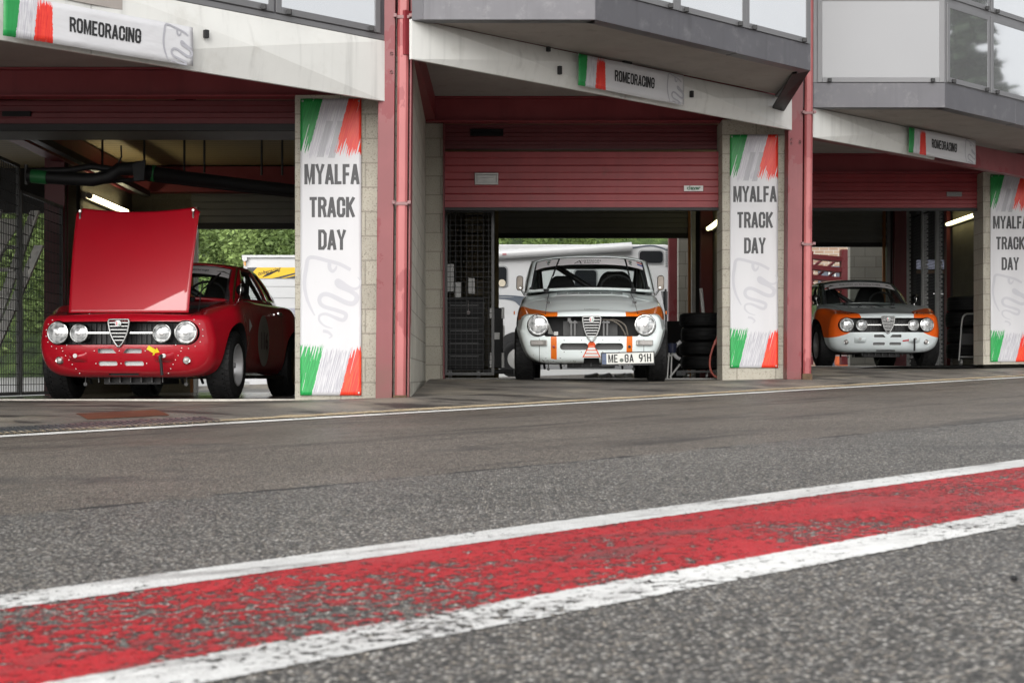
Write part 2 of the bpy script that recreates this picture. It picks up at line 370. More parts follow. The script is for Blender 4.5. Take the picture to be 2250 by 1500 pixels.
# ---------------------------------------------------------------- ground
FL, FM, FR = .16, .335, .492           # floor levels of the three boxes
def gz(x, y):
    d = ND.x * x + ND.y * y - 8.43; z = lane(x, y)
    if d > 0:
        z += .085 * sstep(0, 1.05, d)
        fl = FL if x < -.86 else FM if x < 3.02 else FR
        if x < -4.9: fl = .05
        if x > 7: fl = .60
        z += (fl - .008 - z) * sstep(1.0, 3.2, d) * (1 if y < 27 else 0)
    return z
mb = MB()
xs = [-9 + .1 * i for i in range(226)]; ys = [.4 + .12 * i for i in range(225)]
mb.grid(lambda u, v: (lambda x, y: (x, y, gz(x, y)))(-9 + 23 * u, .3 + 27.2 * v), 230, 230)
mb.build('pit_lane', A_LANE, smooth=40, kind='structure')
mb = MB(); q = [(-400, -400), (500, -400), (500, 400), (-400, 400)]
mb.add([(x, y, lane(x, y) - .35 - (.00009 * max(0, abs(x) - 30) ** 2 if 0 else 0)) for x, y in q], [(0, 1, 2, 3)])
mb.build('ground', M('paddock_tarmac', (.19, .185, .175), .8, 0, .25, .3), kind='structure')
mb = MB(); mb.add([(x, y, lane(x, y) - .012) for x, y in [(-60, -60), (60, -60), (60, .5), (-60, .5)]], [(0, 1, 2, 3)])
mb.build('track', A_LANE, kind='structure')
def pad(x):
    for (a, za), (b_, zb_) in zip(PADK, PADK[1:]):
        if a <= x <= b_: return za + (zb_ - za) * (x - a) / (b_ - a)
    return PADK[-1][1]
PADK = [(-60, -.6), (-6, .10), (-1.2, .15), (.0, .325), (3.2, .33), (4.2, .485), (8, .55), (60, 1.0)]
mb = MB(); mb.grid(lambda u, v: (-40 + 80 * u, 19 + 45 * v, pad(-40 + 80 * u) - .012 + .014 * max(0, 45 * v - 12.5)), 160, 18)
mb.build('paddock', M('paddock_ground', (.34, .335, .33), .5, 0, .2, .5), kind='structure')
def strip(name, d0, d1, mat, s0=-4.5, s1=14, lift=.003):
    mb = MB()
    def fn(u, v):
        s = s0 + (s1 - s0) * u; d = d0 + (d1 - d0) * v; p = LD * s + ND * d
        return (p.x, p.y, gz(p.x, p.y) + lift)
    mb.grid(fn, 120, 3); return mb.build(name, mat, kind='structure')
strip('white_line', 1.41, 1.60, WHITE_L, lift=.002); strip('white_line', 2.11, 2.295, WHITE_U, lift=.002); strip('red_line', 1.55, 2.165, RED_B, lift=.001)
strip('thin_white_line', 8.22, 8.55, THIN, -2, 24, .004)
# broken strip of pale debris along the kerb joint
def debris_mat():
    m = bpy.data.materials.new('crumbled_joint'); g = Gr(m); v, x, y, z = g.co(); d = x * ND.x + y * ND.y; s = x * .72 + y * .694
    n = g.noise(v, 40, 6, .7); wv = g.noise(g.vec(s * 1.2, 0, 0), 1.5, 4)
    k = ((d - 8.64).abs() + n * .16 - wv * .17 + (g.noise(g.vec(s * 2.5, 1, 0), 2, 4) - .5) * .12)
    c = g.ramp(n, [(.3, (.10, .08, .05)), (.5, (.38, .30, .19)), (.7, (.55, .48, .36))])
    g.p(col=c, rough=.9, alpha=(k < .06)); g.bump(n, .8, .01); return m
strip('crumbled_joint', 8.48, 8.86, debris_mat(), 2.0, 24, .006)

# ---------------------------------------------------------------- pit building
B = thing('pit_building', 'stepped row of concrete block pit garages with red steel columns and white fascia', 'building')
def part(mb, name, mat, parent=B, **k): return mb.build(name, mat, parent, **k)
def pz(bay): return {'L': .2975 - 1, 'M': .469 - 1 + .0, 'R': .62 - 1}[bay]
# pillars with banners
P1, P2, P3 = 12.55, 15.97, 19.90
for (x0, x1, Y, z0, z1, ph) in ((-1.761, -1.03, P1, .0, 2.63, .2975), (2.17, 2.87, P2, .1, 3.0, .469), (6.06, 7.0, P3, .3, 2.985, .62)):
    mb = MB(); mb.box(x0, x1, Y, Y + .42, z0, z1); part(mb, 'block_pillar', BLOCK_L, origin=(x0 + .12, 0, ph - 5 * .1976), bevel=.006)
mb = MB(); mb.box(-.915, -.716, 16.2, 16.42, .2, 3.0); part(mb, 'block_pillar', BLOCK_L, origin=(-.95, 0, .469 - 5 * .1976), bevel=.006)
mb = MB(); mb.box(3.06, 3.25, 20.1, 20.3, .3, 2.99); part(mb, 'block_pillar', BLOCK_L, origin=(3, 0, .62 - 5 * .1976))
# return walls running back beside each column
mb = MB(); mb.wall((-.815, 12.42), (-.905, 16.195), .0, 3.26, .14); part(mb, 'return_wall', BLOCK_R, origin=(0, 0, .2975 - 5 * .1976))
mb = MB(); mb.wall((3.07, 15.9), (3.05, 20.1), .1, 3.2, .14); part(mb, 'return_wall', BLOCK_R, origin=(0, 0, .469 - 5 * .1976))
# partition and back walls
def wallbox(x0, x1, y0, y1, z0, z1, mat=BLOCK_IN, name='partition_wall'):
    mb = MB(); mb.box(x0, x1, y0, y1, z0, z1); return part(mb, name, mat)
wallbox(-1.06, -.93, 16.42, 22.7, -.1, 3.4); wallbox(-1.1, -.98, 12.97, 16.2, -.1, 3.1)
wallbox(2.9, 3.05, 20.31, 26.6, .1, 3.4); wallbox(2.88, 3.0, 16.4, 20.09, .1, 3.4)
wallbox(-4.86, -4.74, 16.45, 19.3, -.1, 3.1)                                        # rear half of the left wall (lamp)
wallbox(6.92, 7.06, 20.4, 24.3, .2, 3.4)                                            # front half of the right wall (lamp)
# back walls with openings
YB = {'L': 19.3, 'M': 22.7, 'R': 26.6}
def bx2(px, py, Y): p = W(px, py, Y); return p.x, p.z
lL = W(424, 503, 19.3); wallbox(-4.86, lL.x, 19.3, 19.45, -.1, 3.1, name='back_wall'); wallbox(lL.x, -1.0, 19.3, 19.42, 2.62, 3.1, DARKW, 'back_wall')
wallbox(-2.0, -1.0, 19.3, 19.45, -.1, 2.62, name='back_wall')
lM = W(1096, 525, 22.7); rM = W(1513, 525, 22.7)
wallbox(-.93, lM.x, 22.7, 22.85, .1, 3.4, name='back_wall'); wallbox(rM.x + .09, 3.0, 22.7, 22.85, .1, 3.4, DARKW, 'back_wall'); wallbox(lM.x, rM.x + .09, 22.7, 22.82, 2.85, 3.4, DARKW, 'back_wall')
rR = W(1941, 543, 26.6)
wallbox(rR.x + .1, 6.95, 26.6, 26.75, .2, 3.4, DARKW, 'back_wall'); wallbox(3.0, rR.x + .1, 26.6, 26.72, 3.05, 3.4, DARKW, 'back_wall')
# neighbouring box at the far left: lintel over its back opening
wallbox(-9.5, -4.86, 19.3, 19.45, 2.40, 3.1, DARKW, 'back_wall'); wallbox(-9.6, -9.45, 8.5, 19.3, -.2, 3.1)
# next box at the far right, seen through the mesh
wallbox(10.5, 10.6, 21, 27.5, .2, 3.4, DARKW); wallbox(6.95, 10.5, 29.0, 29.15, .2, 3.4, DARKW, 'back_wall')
# ceilings and roof
mb = MB(); mb.box(-9.6, -1.0, 12.95, 19.3, 2.95, 3.05); part(mb, 'ceiling', PLANK)
mb = MB(); mb.box(-1.0, 3.0, 16.4, 22.85, 3.32, 3.42); part(mb, 'ceiling', PLANK)
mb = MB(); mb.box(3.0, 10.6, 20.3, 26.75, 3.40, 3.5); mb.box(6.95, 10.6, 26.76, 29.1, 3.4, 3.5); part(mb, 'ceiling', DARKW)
mb = MB(); mb.prism([(-9.6, 3), (-1, 11.4), (.6, 12.4), (2.7, 14.3), (4.3, 15.9), (12, 23), (12, 26.8), (3.0, 26.8), (3.0, 22.9), (-1.0, 22.9), (-1.0, 19.5), (-9.6, 19.5)], 5.3, 5.5); part(mb, 'roof', GREY)  # unseen roof slab added to keep sky light out
# floors
for nm, x0, x1, y0, y1, z in (('garage_floor', -4.8, -1.0, 12.74, 19.35, FL), ('garage_floor', -.92, 2.95, 16.6, 22.75, FM), ('garage_floor', 3.06, 6.95, 20.12, 26.65, FR), ('garage_floor', -9.5, -4.8, 12.0, 19.35, .06)):
    mb = MB(); mb.box(x0, x1, y0, y1, z - .12, z); mb.build(nm, FLOOR, kind='structure')
mb = MB(); mb.box(-4.8, -1.76, 12.66, 12.74, .0, FL + .004); part(mb, 'threshold', M('threshold_stone', (.5, .47, .42), .8, 0, .3, 20, bump=.4))
# door lintel beams (steel I profile: web with lower and upper flange)
def beam(x0, x1, Y, z0, z1, mat=RED_D):
    mb = MB(); mb.box(x0, x1, Y + .06, Y + .09, z0 + .016, z1 - .016); mb.box(x0, x1, Y, Y + .15, z0, z0 + .016); mb.box(x0, x1, Y, Y + .15, z1 - .016, z1)
    return part(mb, 'lintel_beam', mat, bevel=.002)
beam(-9.5, -1.2, 12.62, 2.632, 2.87); beam(-.9, 2.9, 16.12, 3.005, 3.27); beam(3.08, 8.2, 20.0, 2.99, 3.236)
# soffits between beam and fascia
mb = MB(); mb.prism([(-9.5, 3.9), (-1.05, 12.3), (-1.05, 12.9), (-9.5, 12.9)], 2.872, 2.97); part(mb, 'soffit', SOFFIT)
mb = MB(); mb.prism([(-.79, 12.35), (2.80, 15.75), (3.0, 16.3), (-.9, 16.3)], 3.272, 3.36); part(mb, 'soffit', SOFFIT)
mb = MB(); mb.prism([(3.1, 15.9), (6.9, 19.7), (6.95, 20.2), (3.08, 20.2)], 3.238, 3.32); part(mb, 'soffit', SOFFIT)
# side beams running back under the soffit
mb = MB(); mb.box(-.90, -.80, 12.5, 16.1, 3.02, 3.268); part(mb, 'side_beam', RED_D)
# fascia panels folded to a shallow pyramid
def fascia(a, b, z0, z1, out=.055):
    a, b = Vector(a), Vector(b); d = (b - a).normalized(); n = Vector((d.y, -d.x)) * out
    c = (a + b) / 2 + n; zc = (z0 + z1) / 2; bk = -n / out * .03
    vs = [(a.x, a.y, z0), (b.x, b.y, z0), (b.x, b.y, z1), (a.x, a.y, z1), (c.x, c.y, zc)] + [(p.x + bk.x, p.y + bk.y, z) for p, z in ((a, z0), (b, z0), (b, z1), (a, z1))]
    mb = MB(); mb.add(vs, [(0, 1, 4), (1, 2, 4), (2, 3, 4), (3, 0, 4), (8, 7, 6, 5), (0, 5, 6, 1), (1, 6, 7, 2), (2, 7, 8, 3), (3, 8, 5, 0)])
    return part(mb, 'fascia_panel', FASCIA)
def along(p, t): return (p[0] + LD.x * t, p[1] + LD.y * t)
fa = (-1.013, 12.3); g0 = .006
for k in range(3): fascia(along(fa, -2.57 * (k + 1) + g0), along(fa, -2.57 * k), 2.535, 3.012)
f0, f1 = Vector((-.79, 12.2)), Vector((2.84, 15.7)); fm = (f0 + f1) / 2; e = (f1 - f0).normalized() * g0
fascia(f0, fm - e, 2.85, 3.165); fascia(fm, f1, 2.85, 3.165)
g1 = Vector((3.067, 15.75)); g2 = Vector(along(g1, 2.325)); fascia(g1, g2, 2.785, 3.085)
# red edge beam behind the fascia (bare where the panel is missing)
for a, b, z0, z1 in ((f0, f1, 2.9, 3.25), (g1, Vector(along(g1, 6)), 2.80, 3.06)):
    mb = MB(); d = (b - a).normalized(); mb.wall(a + Vector((-d.y, d.x)) * .08, b + Vector((-d.y, d.x)) * .08, z0, z1, .1); part(mb, 'edge_beam', RED_D if a is f0 else RED)
# black fixing clips on the fascia
def clip(px, py, w_, h_, base, off=.075):
    u = (px - 1125) / F; t = (base[1] * u - base[0]) / (LD.x - LD.y * u); Y = base[1] + LD.y * t; p = W(px, py, Y); s = Y / F
    mb = MB(); q = p - Vector(ND) * off
    a = q - LD * (w_ * s / 2 * 1.2); b = q + LD * (w_ * s / 2 * 1.2); mb.wall((a.x, a.y), (b.x, b.y), p.z - h_ * s / 2, p.z + h_ * s / 2, .03); part(mb, 'fixing_clip', BLACK)
for a in ((443, 78, 8, 17, fa), (1194, 111, 6, 10, f0), (1219, 157, 6, 18, f0), (1509, 209, 5, 14, f0), (1367, 141, 20, 8, f0)): clip(*a)
# upper storey: grey band, window frames and panes
def band(a, b, z0, z1, th=.12, mat=GREY, nm='cladding_band'):
    mb = MB(); mb.wall(a, b, z0, z1, th); return part(mb, nm, mat, bevel=.004)
def win(a, b, t0, t1, z0, z1, mat, fr=.05, out=.012):
    a, b = Vector(a), Vector(b); d = (b - a).normalized(); n = Vector((-d.y, d.x)); o = -n * out
    p0, p1 = a + d * t0 + o, a + d * t1 + o; q = d * fr; mb = MB()
    mb.wall(p0 - q, p0, z0 - fr, z1 + fr, .09); mb.wall(p1, p1 + q, z0 - fr, z1 + fr, .09); mb.wall(p0, p1, z0 - fr, z0, .09); mb.wall(p0, p1, z1, z1 + fr, .09)
    f = part(mb, 'window', FRAME, bevel=.003)
    mb = MB(); mb.wall(p0 + n * .004, p1 + n * .004, z0, z1, .006); mb.build('pane', mat, f)
    mb = MB()
    for k in (.06, .94): c = p0 + (p1 - p0) * k + o * 1.5; mb.box(c.x - .018, c.x + .018, c.y - .018, c.y + .018, z0 - .05, z0 - .015)
    mb.build('drain_cap', BLACK, f)
A0 = along(fa, -9); 
band(A0, fa, 3.016, 3.06, .2, FRAME); band(along(fa, -9), fa, 3.06, 5.3, .05)
for t0, t1 in ((.10, 1.0), (1.12, 2.06), (2.18, 3.1), (3.22, 4.2), (4.3, 5.2)): win(A0, fa, 9 - t1, 9 - t0, 3.115, 4.5, PANE)
pm = [(-.79, 12.2), (-.70, 12.17), (.656, 12.17), (2.735, 14.17)]
mb = MB(); mb.prism([(-.79, 12.21), (-.66, 12.19), (.656, 12.19), (2.70, 14.16), (2.735, 15.55)], 3.170, 3.22); part(mb, 'soffit', SOFFIT)
band(pm[0], pm[1], 3.152, 5.3); band(pm[1], pm[2], 3.15, 5.3)
bs = Vector(pm[2]) + LD.to_2d() * .0; be = Vector(pm[3])
band(bs, bs + (be - bs) * .62, 3.15, 3.385); band(bs + (be - bs) * .621, be, 3.147, 3.385); band(bs, be, 3.385, 5.3, .05, FRAME)
L3 = (be - bs).length
for t0, t1 in ((.09, .93), (1.03, 1.86), (1.96, 2.80)): win(bs, be, t0, t1, 3.435, 4.6, PANE)
mb = MB(); mb.wall(be, (2.735, 15.5), 3.15, 5.3, .1); part(mb, 'cladding_band', GREY)
mb = MB(); mb.hexa([(2.60, 14.35, 3.15), (2.73, 14.2, 3.15), (2.74, 15.58, 3.02), (2.60, 15.5, 3.02)], [(2.60, 14.35, 3.168), (2.73, 14.2, 3.168), (2.74, 15.58, 3.04), (2.60, 15.5, 3.04)]); part(mb, 'drip_plate', BLK2)
pr = [(2.96, 15.75), (3.06, 15.72), (4.40, 15.72)]; pe = Vector(along(pr[2], 6))
mb = MB(); mb.prism([(3.06, 15.76), (4.39, 15.74), (8.7, 19.9), (8.7, 21), (3.06, 15.9)], 3.092, 3.14); part(mb, 'soffit', SOFFIT)
band(pr[0], pr[1], 3.082, 5.3); band(pr[1], pr[2], 3.08, 3.335); band(pr[1], pr[2], 3.335, 5.3, .05, FRAME)
band(pr[2], Vector(along(pr[2], 1.45)), 3.08, 3.335); band(Vector(along(pr[2], 1.452)), pe, 3.077, 3.335); band(pr[2], pe, 3.335, 5.3, .05, FRAME)
win(pr[1], pr[2], .09, 1.28, 3.385, 4.16, PANE_B); win(pr[1], pr[2], .09, 1.28, 4.29, 5.1, PANE_B)
for t0, t1 in ((.08, .84), (.96, 1.76), (1.9, 2.7)):
    win(pr[2], pe, t0, t1, 3.395, 4.10, PANE); win(pr[2], pe, t0, t1, 4.25, 5.0, PANE)
# steel columns with square downpipes
def column(px0, px1, Y, zb, zt, lean, fl, pipe, pr_, strapz):
    o = (px0 - 1125) * Y / F; k = Y / F; x = lambda p: (p - 1125) * k
    mb = MB(); mb.box(x(px0), x(fl), Y, Y + .02, zb, zt); mb.box(x(px0), x(px1), Y + .20, Y + .22, zb, zt); mb.box(x(fl) - .012, x(fl) - .002, Y + .02, Y + .2, zb, zt)
    mb.box(x(px1) - .014, x(px1), Y + .01, Y + .2, zb, zt); mb.box(x(px0) + .0, x(px0) + .01, Y + .02, Y + .2, zb, zt)
    sh = lambda m_: [(a + lean * (c - zb) / (zt - zb), b, c) for a, b, c in m_]
    mb.v = sh(mb.v); col = part(mb, 'steel_column', RED, bevel=.003)
    mb = MB(); a, b = x(pipe), x(pr_); c = .018
    mb.prism([(a, Y + .14), (a, Y - .02 + c), (a + c, Y - .02), (b - c, Y - .02), (b, Y - .02 + c), (b, Y + .14)], zb + .06, zt); mb.v = sh(mb.v)
    dp = mb.build('downpipe', RED_P, col, bevel=.002)
    mb = MB()
    for z in strapz:
        l = lean * (z - zb) / (zt - zb); mb.box(a - .012 + l, b + .012 + l, Y - .028, Y - .021, z - .012, z + .012); mb.box(a - .03 + l, a - .008 + l, Y - .05, Y + .0, z - .006, z + .02); mb.box(b + .005 + l, b + .03 + l, Y - .05, Y + .0, z - .006, z + .02)
    mb.build('pipe_strap', M('dull_strap', (.20, .11, .11), .5, .3, .3, 20), dp)
    mb = MB(); mb.prism([(a - .01, Y + .1), (a - .01, Y - .03), (b + .01, Y - .03), (b + .01, Y + .1)], zb - .02, zb + .1); mb.build('pipe_foot', M('mossy_rust', (.09, .055, .03), .9, 0, .5, 20, bump=.5, dirt=.6, dcol=(.03, .04, .015)), dp)
    mb = MB(); rnd = random.Random(int(px0))
    for z in (strapz[-1] + .35, strapz[-1] - .3, 2.75):
        for q in (.2, .8):
            xx = x(px0) + (x(fl) - x(px0)) * q + lean * (z - zb) / (zt - zb); mb.lathe([(-.012, .012), (0, .014)], 'y', (xx, Y, z + rnd.uniform(-.02, .02)), 6)
    mb.build('bolt', STEEL, col)
column(825, 898, 12.30, .10, 5.3, .045, 861, 867, 891, (1.72, 3.2))
column(1729, 1783, 15.70, .28, 5.3, .03, 1761, 1764.5, 1781.5, (1.69, 3.02))
column(2342, 2400, 19.0, .4, 5.3, .0, 2375, 2380, 2396, (1.7, 3.0))
# front doors: sectional roller doors
def slats(x0, x1, Y, z0, z1, n, mat, nm='roller_door', dep=.012):
    pts = []; h = (z1 - z0) / n
    for i in range(n):
        z = z0 + i * h; pts += [(Y, z + .004), (Y, z + h * .46), (Y - dep, z + h * .5), (Y - dep, z + h - .012), (Y + .006, z + h - .006)]
    mb = MB(); mb.prof(pts + [(Y + .05, z1), (Y + .05, z0)], x0, x1); return part(mb, nm, mat)
def px_x(px, Y): return (px - 1125) * Y / F
def py_z(py, Y): return CH + (HZ - py) * Y / F
x0, x1 = px_x(976, 16.25), px_x(1586, 16.25)
d1 = slats(x0, x1, 16.27, py_z(456, 16.25), py_z(331, 16.25), 4, SHUT); slats(x0, x1, 16.42, py_z(328, 16.42), 3.03, 3, DARKRED)  # upper section coloured darker for the lintel beam's shadow
mb = MB(); mb.box(x0, x1, 16.25, 16.31, py_z(462, 16.25), py_z(456, 16.25) - .001); mb.build('rubber_seal', BLACK, d1)
def handle(px0, px1, py0, py1, Y, mat, door):
    a, b, zt, zb = px_x(px0, Y), px_x(px1, Y), py_z(py0, Y), py_z(py1, Y); mb = MB(); f = .022
    mb.box(a, b, Y - .012, Y + .02, zt - f, zt); mb.box(a, b, Y - .012, Y + .02, zb, zb + f); mb.box(a, a + f, Y - .012, Y + .02, zb + f, zt - f); mb.box(b - f, b, Y - .012, Y + .02, zb + f, zt - f)
    mb.box(a + f, b - f, Y + .004, Y + .02, zb + f, zt - f); mb.box(a + f * 1.6, b - f * 1.6, Y - .008, Y + .003, (zb + zt) / 2 - .018, (zb + zt) / 2 + .012)
    mb.build('handle', mat, door, bevel=.004)
handle(1043, 1095, 380, 406, 16.245, STEEL, d1); handle(1033, 1106, 284, 299, 16.39, BLK2, d1)
SIGNW = M('white_plate', (.62, .62, .60), .5, 0, .05)
INK = M('black_ink', (.012, .012, .013), .6, var=0); INKG = M('green_ink', (.01, .10, .04), .6, var=0)
mb = MB(); a, b, zt, zb = px_x(1503, 16.24), px_x(1545, 16.24), py_z(408, 16.24), py_z(420, 16.24); mb.box(a, b, 16.24, 16.25, zb, zt)
sg = mb.build('maker_plate', SIGNW, d1)
mb = MB(); textmesh(mb, 'clever', .058, lambda x, y: ((a + b) / 2 + x, 16.2385, zt - .042 + y), .03); mb.build('lettering', INKG, sg)
mb = MB(); textmesh(mb, 'o o o', .02, lambda x, y: ((a + b) / 2 + x, 16.2385, zb + .008 + y), .02); mb.build('lettering', INK, sg)
xl, xr = px_x(-300, 12.9), -1.75
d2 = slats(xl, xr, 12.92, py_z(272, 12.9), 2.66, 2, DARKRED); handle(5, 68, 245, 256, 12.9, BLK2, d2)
mb = MB(); mb.box(xl, xr, 12.90, 12.97, py_z(286, 12.9), py_z(272, 12.9) - .001); mb.build('rubber_seal', BLACK, d2)
mb = MB(); mb.box(xl, xr, 13.1, 13.9, py_z(276, 13.1), py_z(276, 13.1) + .03); part(mb, 'door_panel', GREYSH)
x0, x1 = px_x(1780, 20.15), px_x(2163, 20.15)
d3 = slats(x0, x1, 20.17, py_z(457, 20.15), 3.0, 4, SHUT)
mb = MB(); mb.box(x0, x1, 20.15, 20.21, py_z(463, 20.15), py_z(457, 20.15) - .001); mb.build('rubber_seal', BLACK, d3)
mb = MB(); mb.box(px_x(2080, 20.15), px_x(2113, 20.15), 20.14, 20.15, py_z(432, 20.15), py_z(422, 20.15)); mb.build('maker_plate', M('dull_plate', (.2, .2, .2), .5), d3)
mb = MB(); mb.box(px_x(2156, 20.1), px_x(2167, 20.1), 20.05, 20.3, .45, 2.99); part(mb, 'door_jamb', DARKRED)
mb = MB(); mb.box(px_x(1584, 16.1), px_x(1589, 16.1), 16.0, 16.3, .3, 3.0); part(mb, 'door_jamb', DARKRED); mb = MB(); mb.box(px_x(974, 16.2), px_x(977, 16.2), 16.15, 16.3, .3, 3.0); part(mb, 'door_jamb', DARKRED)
# back doors, part raised
for x0, x1, Y, zb, zt, n in ((lL.x, -2.0, 19.22, py_z(490, 19.22), 2.95, 4), (lM.x - .02, rM.x + .02, 22.6, py_z(512, 22.6), 3.2, 5), (3.1, rR.x + .02, 26.5, py_z(533, 26.5), 3.2, 4)):
    d = slats(x0, x1, Y, zb, zt, n, GREYSH, dep=.03)
    mb = MB(); mb.box(x0, x1, Y - .01, Y + .04, zb - .075, zb - .002); mb.build('rubber_seal', BLACK, d)
ORANGE_J = M('rusty_orange_paint', (.30, .11, .02), .6, 0, .2)
for px, Y in ((1515, 22.55), (1943, 26.45), (421, 19.2)):
    mb = MB(); mb.box(px_x(px - 3, Y), px_x(px + 3, Y), Y, Y + .06, .1, py_z(455, Y)); part(mb, 'door_guide', ORANGE_J)
    mb = MB(); mb.box(px_x(px + 5, Y), px_x(px + 13, Y), Y - .02, Y + .06, .1, py_z(455, Y)); part(mb, 'door_guide', STEEL)
mb = MB(); mb.box(px_x(1088, 22.5), px_x(1095, 22.5), 22.5, 22.6, .33, 2.9); part(mb, 'door_guide', M('ochre_paint', (.22, .17, .08), .6, 0, .2))
# red columns inside
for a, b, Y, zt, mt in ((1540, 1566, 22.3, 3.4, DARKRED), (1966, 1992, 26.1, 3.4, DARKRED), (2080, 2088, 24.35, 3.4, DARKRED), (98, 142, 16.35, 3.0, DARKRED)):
    mb = MB(); c = (a + b) / 2; mb.box(px_x(a, Y), px_x(b, Y), Y, Y + .02, .1, zt); mb.box(px_x(a, Y), px_x(b, Y), Y + .12, Y + .14, .1, zt); mb.box(px_x(c - 3, Y), px_x(c + 3, Y), Y + .02, Y + .12, .1, zt); part(mb, 'inner_column', mt)
# beams and rails inside the left box
mb = MB(); mb.box(-4.7, -1.1, 19.0, 19.2, 2.62, 2.93); part(mb, 'inner_beam', RED_D); mb = MB(); mb.box(-4.85, -4.70, 13.1, 19.2, 2.62, 2.93); part(mb, 'inner_beam', RED_D)
mb = MB(); mb.box(-4.5, -4.42, 13.2, 18.9, 2.55, 2.62); mb.box(-4.5, -4.3, 13.3, 13.45, 2.5, 2.9); part(mb, 'door_rail', DSTEEL)
mb = MB()
for s_ in (-1, 1):
    c = -2.95 + s_ * .62; mb.lathe([(-.55, .0), (-.55, .05), (.55, .05), (.55, 0)], 'x', (c, 14.0, 2.74), 12)
mb.tube([(-4.3, 14.0, 2.74), (-1.2, 14.0, 2.74)], .018); mb.box(-3.03, -2.87, 13.93, 14.07, 2.66, 2.9); part(mb, 'door_spring', DSTEEL)
mb = MB()
for px, y0, y1 in ((225, 320, 372), (317, 320, 372), (405, 345, 380), (449, 335, 380), (620, 355, 385), (575, 362, 385)):
    p = W(px, y1, 16); mb = MB(); mb.tube([(p.x, 16, p.z), (p.x, 16, 2.95)], .012, 6); part(mb, 'ceiling_rod', DSTEEL)
# corrugated panel and shelves at the back of the middle box
mb = MB()
for k in range(14): mb.box(px_x(1022, 22.4), px_x(1062, 22.4), 22.35 - .03 * (k % 2), 22.5, 1.0 + k * .13, 1.0 + k * .13 + .10)
part(mb, 'louvre_panel', M('ochre_louvre', (.20, .165, .10), .6, 0, .2))
# ---------------------------------------------------------------- banners
def vbanner_mat():
    m = bpy.data.materials.new('banner_print'); g = Gr(m); v, x, y, z = g.co(); H = 2.40
    t = H - z; rag = lambda sx, sy, k: (g.noise(g.vec(x * sx, z * sy, k), 1, 5, .7) - .5)
    fine = lambda k, s=.26: g.noise(g.vec((x + t * s) * 120, z * 5, k), 1, 4, .6)
    c = (.53, .53, .545)
    top = (t < .52)
    p = x + t * .26 + rag(6, 30, 1) * .018
    wht = ((p > .18).m('MULTIPLY', p < .40)).m('MULTIPLY', (t + rag(70, 3, 2) * .22) < .46)
    c = g.mix(wht * fine(3).step(.40, .58) * .75, c, (.36, .34, .40))
    for pc, te in ((.285, .475), (.375, .48)):
        c = g.mix(((p - pc).abs() < .027).m('MULTIPLY', (t > .18)).m('MULTIPLY', t < te) * (fine(4) * .6 + .4), c, (.30, .30, .32))
    slit = g.noise(g.vec((x + t * .26) * 75, z * 2.2, 31), 1, 2, .5) < (.70 - (t * 1.5 - .45).max(0.))
    gr = slit.m('MULTIPLY', p < .182).m('MULTIPLY', (t + rag(90, 4, 5) * .16 + x * .05) < .425).m('MULTIPLY', g.noise(g.vec(x * 30, z * 14, 8), 1, 3) < .68)
    c = g.mix(gr, c, g.mix(fine(6).step(.35, .65), (.006, .16, .035), (.02, .30, .06)))
    rd = slit.m('MULTIPLY', p + rag(40, 6, 9) * .02 > .392).m('MULTIPLY', (t + rag(85, 3, 7) * .30 - x * .06) < .42)
    c = g.mix(rd, c, g.mix(fine(11).step(.4, .65), (.62, .020, .018), (.70, .06, .02)))
    q = x - z * .25 + rag(6, 30, 12) * .02
    f2 = g.noise(g.vec((x - z * .25) * 120, z * 5, 13), 1, 4, .6)
    gt = (z + rag(80, 3, 14) * .20) < .36
    c = g.mix(((q > .10).m('MULTIPLY', q < .33)).m('MULTIPLY', gt).m('MULTIPLY', z > .02) * f2.step(.42, .58) * .8, c, (.30, .29, .34))
    slb = g.noise(g.vec((x - z * .25) * 70, z * 2.2, 33), 1, 2, .5) < (.70 - (z * 1.6 - .42).max(0.))
    gn = slb.m('MULTIPLY', q < .092).m('MULTIPLY', (z + rag(90, 4, 15) * .14) < .41).m('MULTIPLY', g.noise(g.vec((x - z * .25) * 45, z * 4, 16), 1, 3) < .66)
    c = g.mix(gn, c, g.mix(f2.step(.35, .65), (.008, .22, .05), (.03, .38, .09)))
    rn = slb.m('MULTIPLY', q + rag(50, 6, 17) * .03 > .322).m('MULTIPLY', (z + rag(80, 3, 18) * .22 - x * .1) < .33)
    c = g.mix(rn, c, g.mix(f2.step(.4, .65), (.68, .025, .02), (.78, .09, .03)))
    g.p(col=c, rough=.38, spec=.4); g.bump(g.noise(g.vec(x * 3, 0, z * 1.4), 1.6, 3), .35, .02); return m
VB = vbanner_mat(); INKB = M('banner_ink', (.045, .045, .048), .5, var=.05); INKS = M('banner_watermark', (.44, .44, .47), .5, var=.03)
EMB = [([(535, 268), (440, 218), (330, 187), (165, 155), (130, 260), (115, 400), (135, 520), (170, 610), (210, 685)], [32, 34, 34, 34, 36, 32, 28, 22, 12]),
       ([(345, 190), (345, 250), (370, 282), (398, 262), (410, 232)], [34, 34, 30, 22, 12]),
       ([(600, 335), (628, 375), (605, 430), (540, 435), (425, 368), (425, 412), (540, 465), (592, 512), (570, 568), (500, 568), (340, 495), (272, 500), (252, 550), (290, 600), (420, 640), (492, 672), (478, 722), (430, 718), (320, 672), (258, 682), (252, 730), (300, 778), (372, 802)],
        [8, 14, 20, 28, 40, 42, 40, 44, 44, 44, 40, 38, 36, 36, 36, 36, 34, 34, 26, 22, 20, 16, 8]),
       ([(285, 825), (330, 835), (365, 868), (340, 892)], [30, 26, 18, 8])]
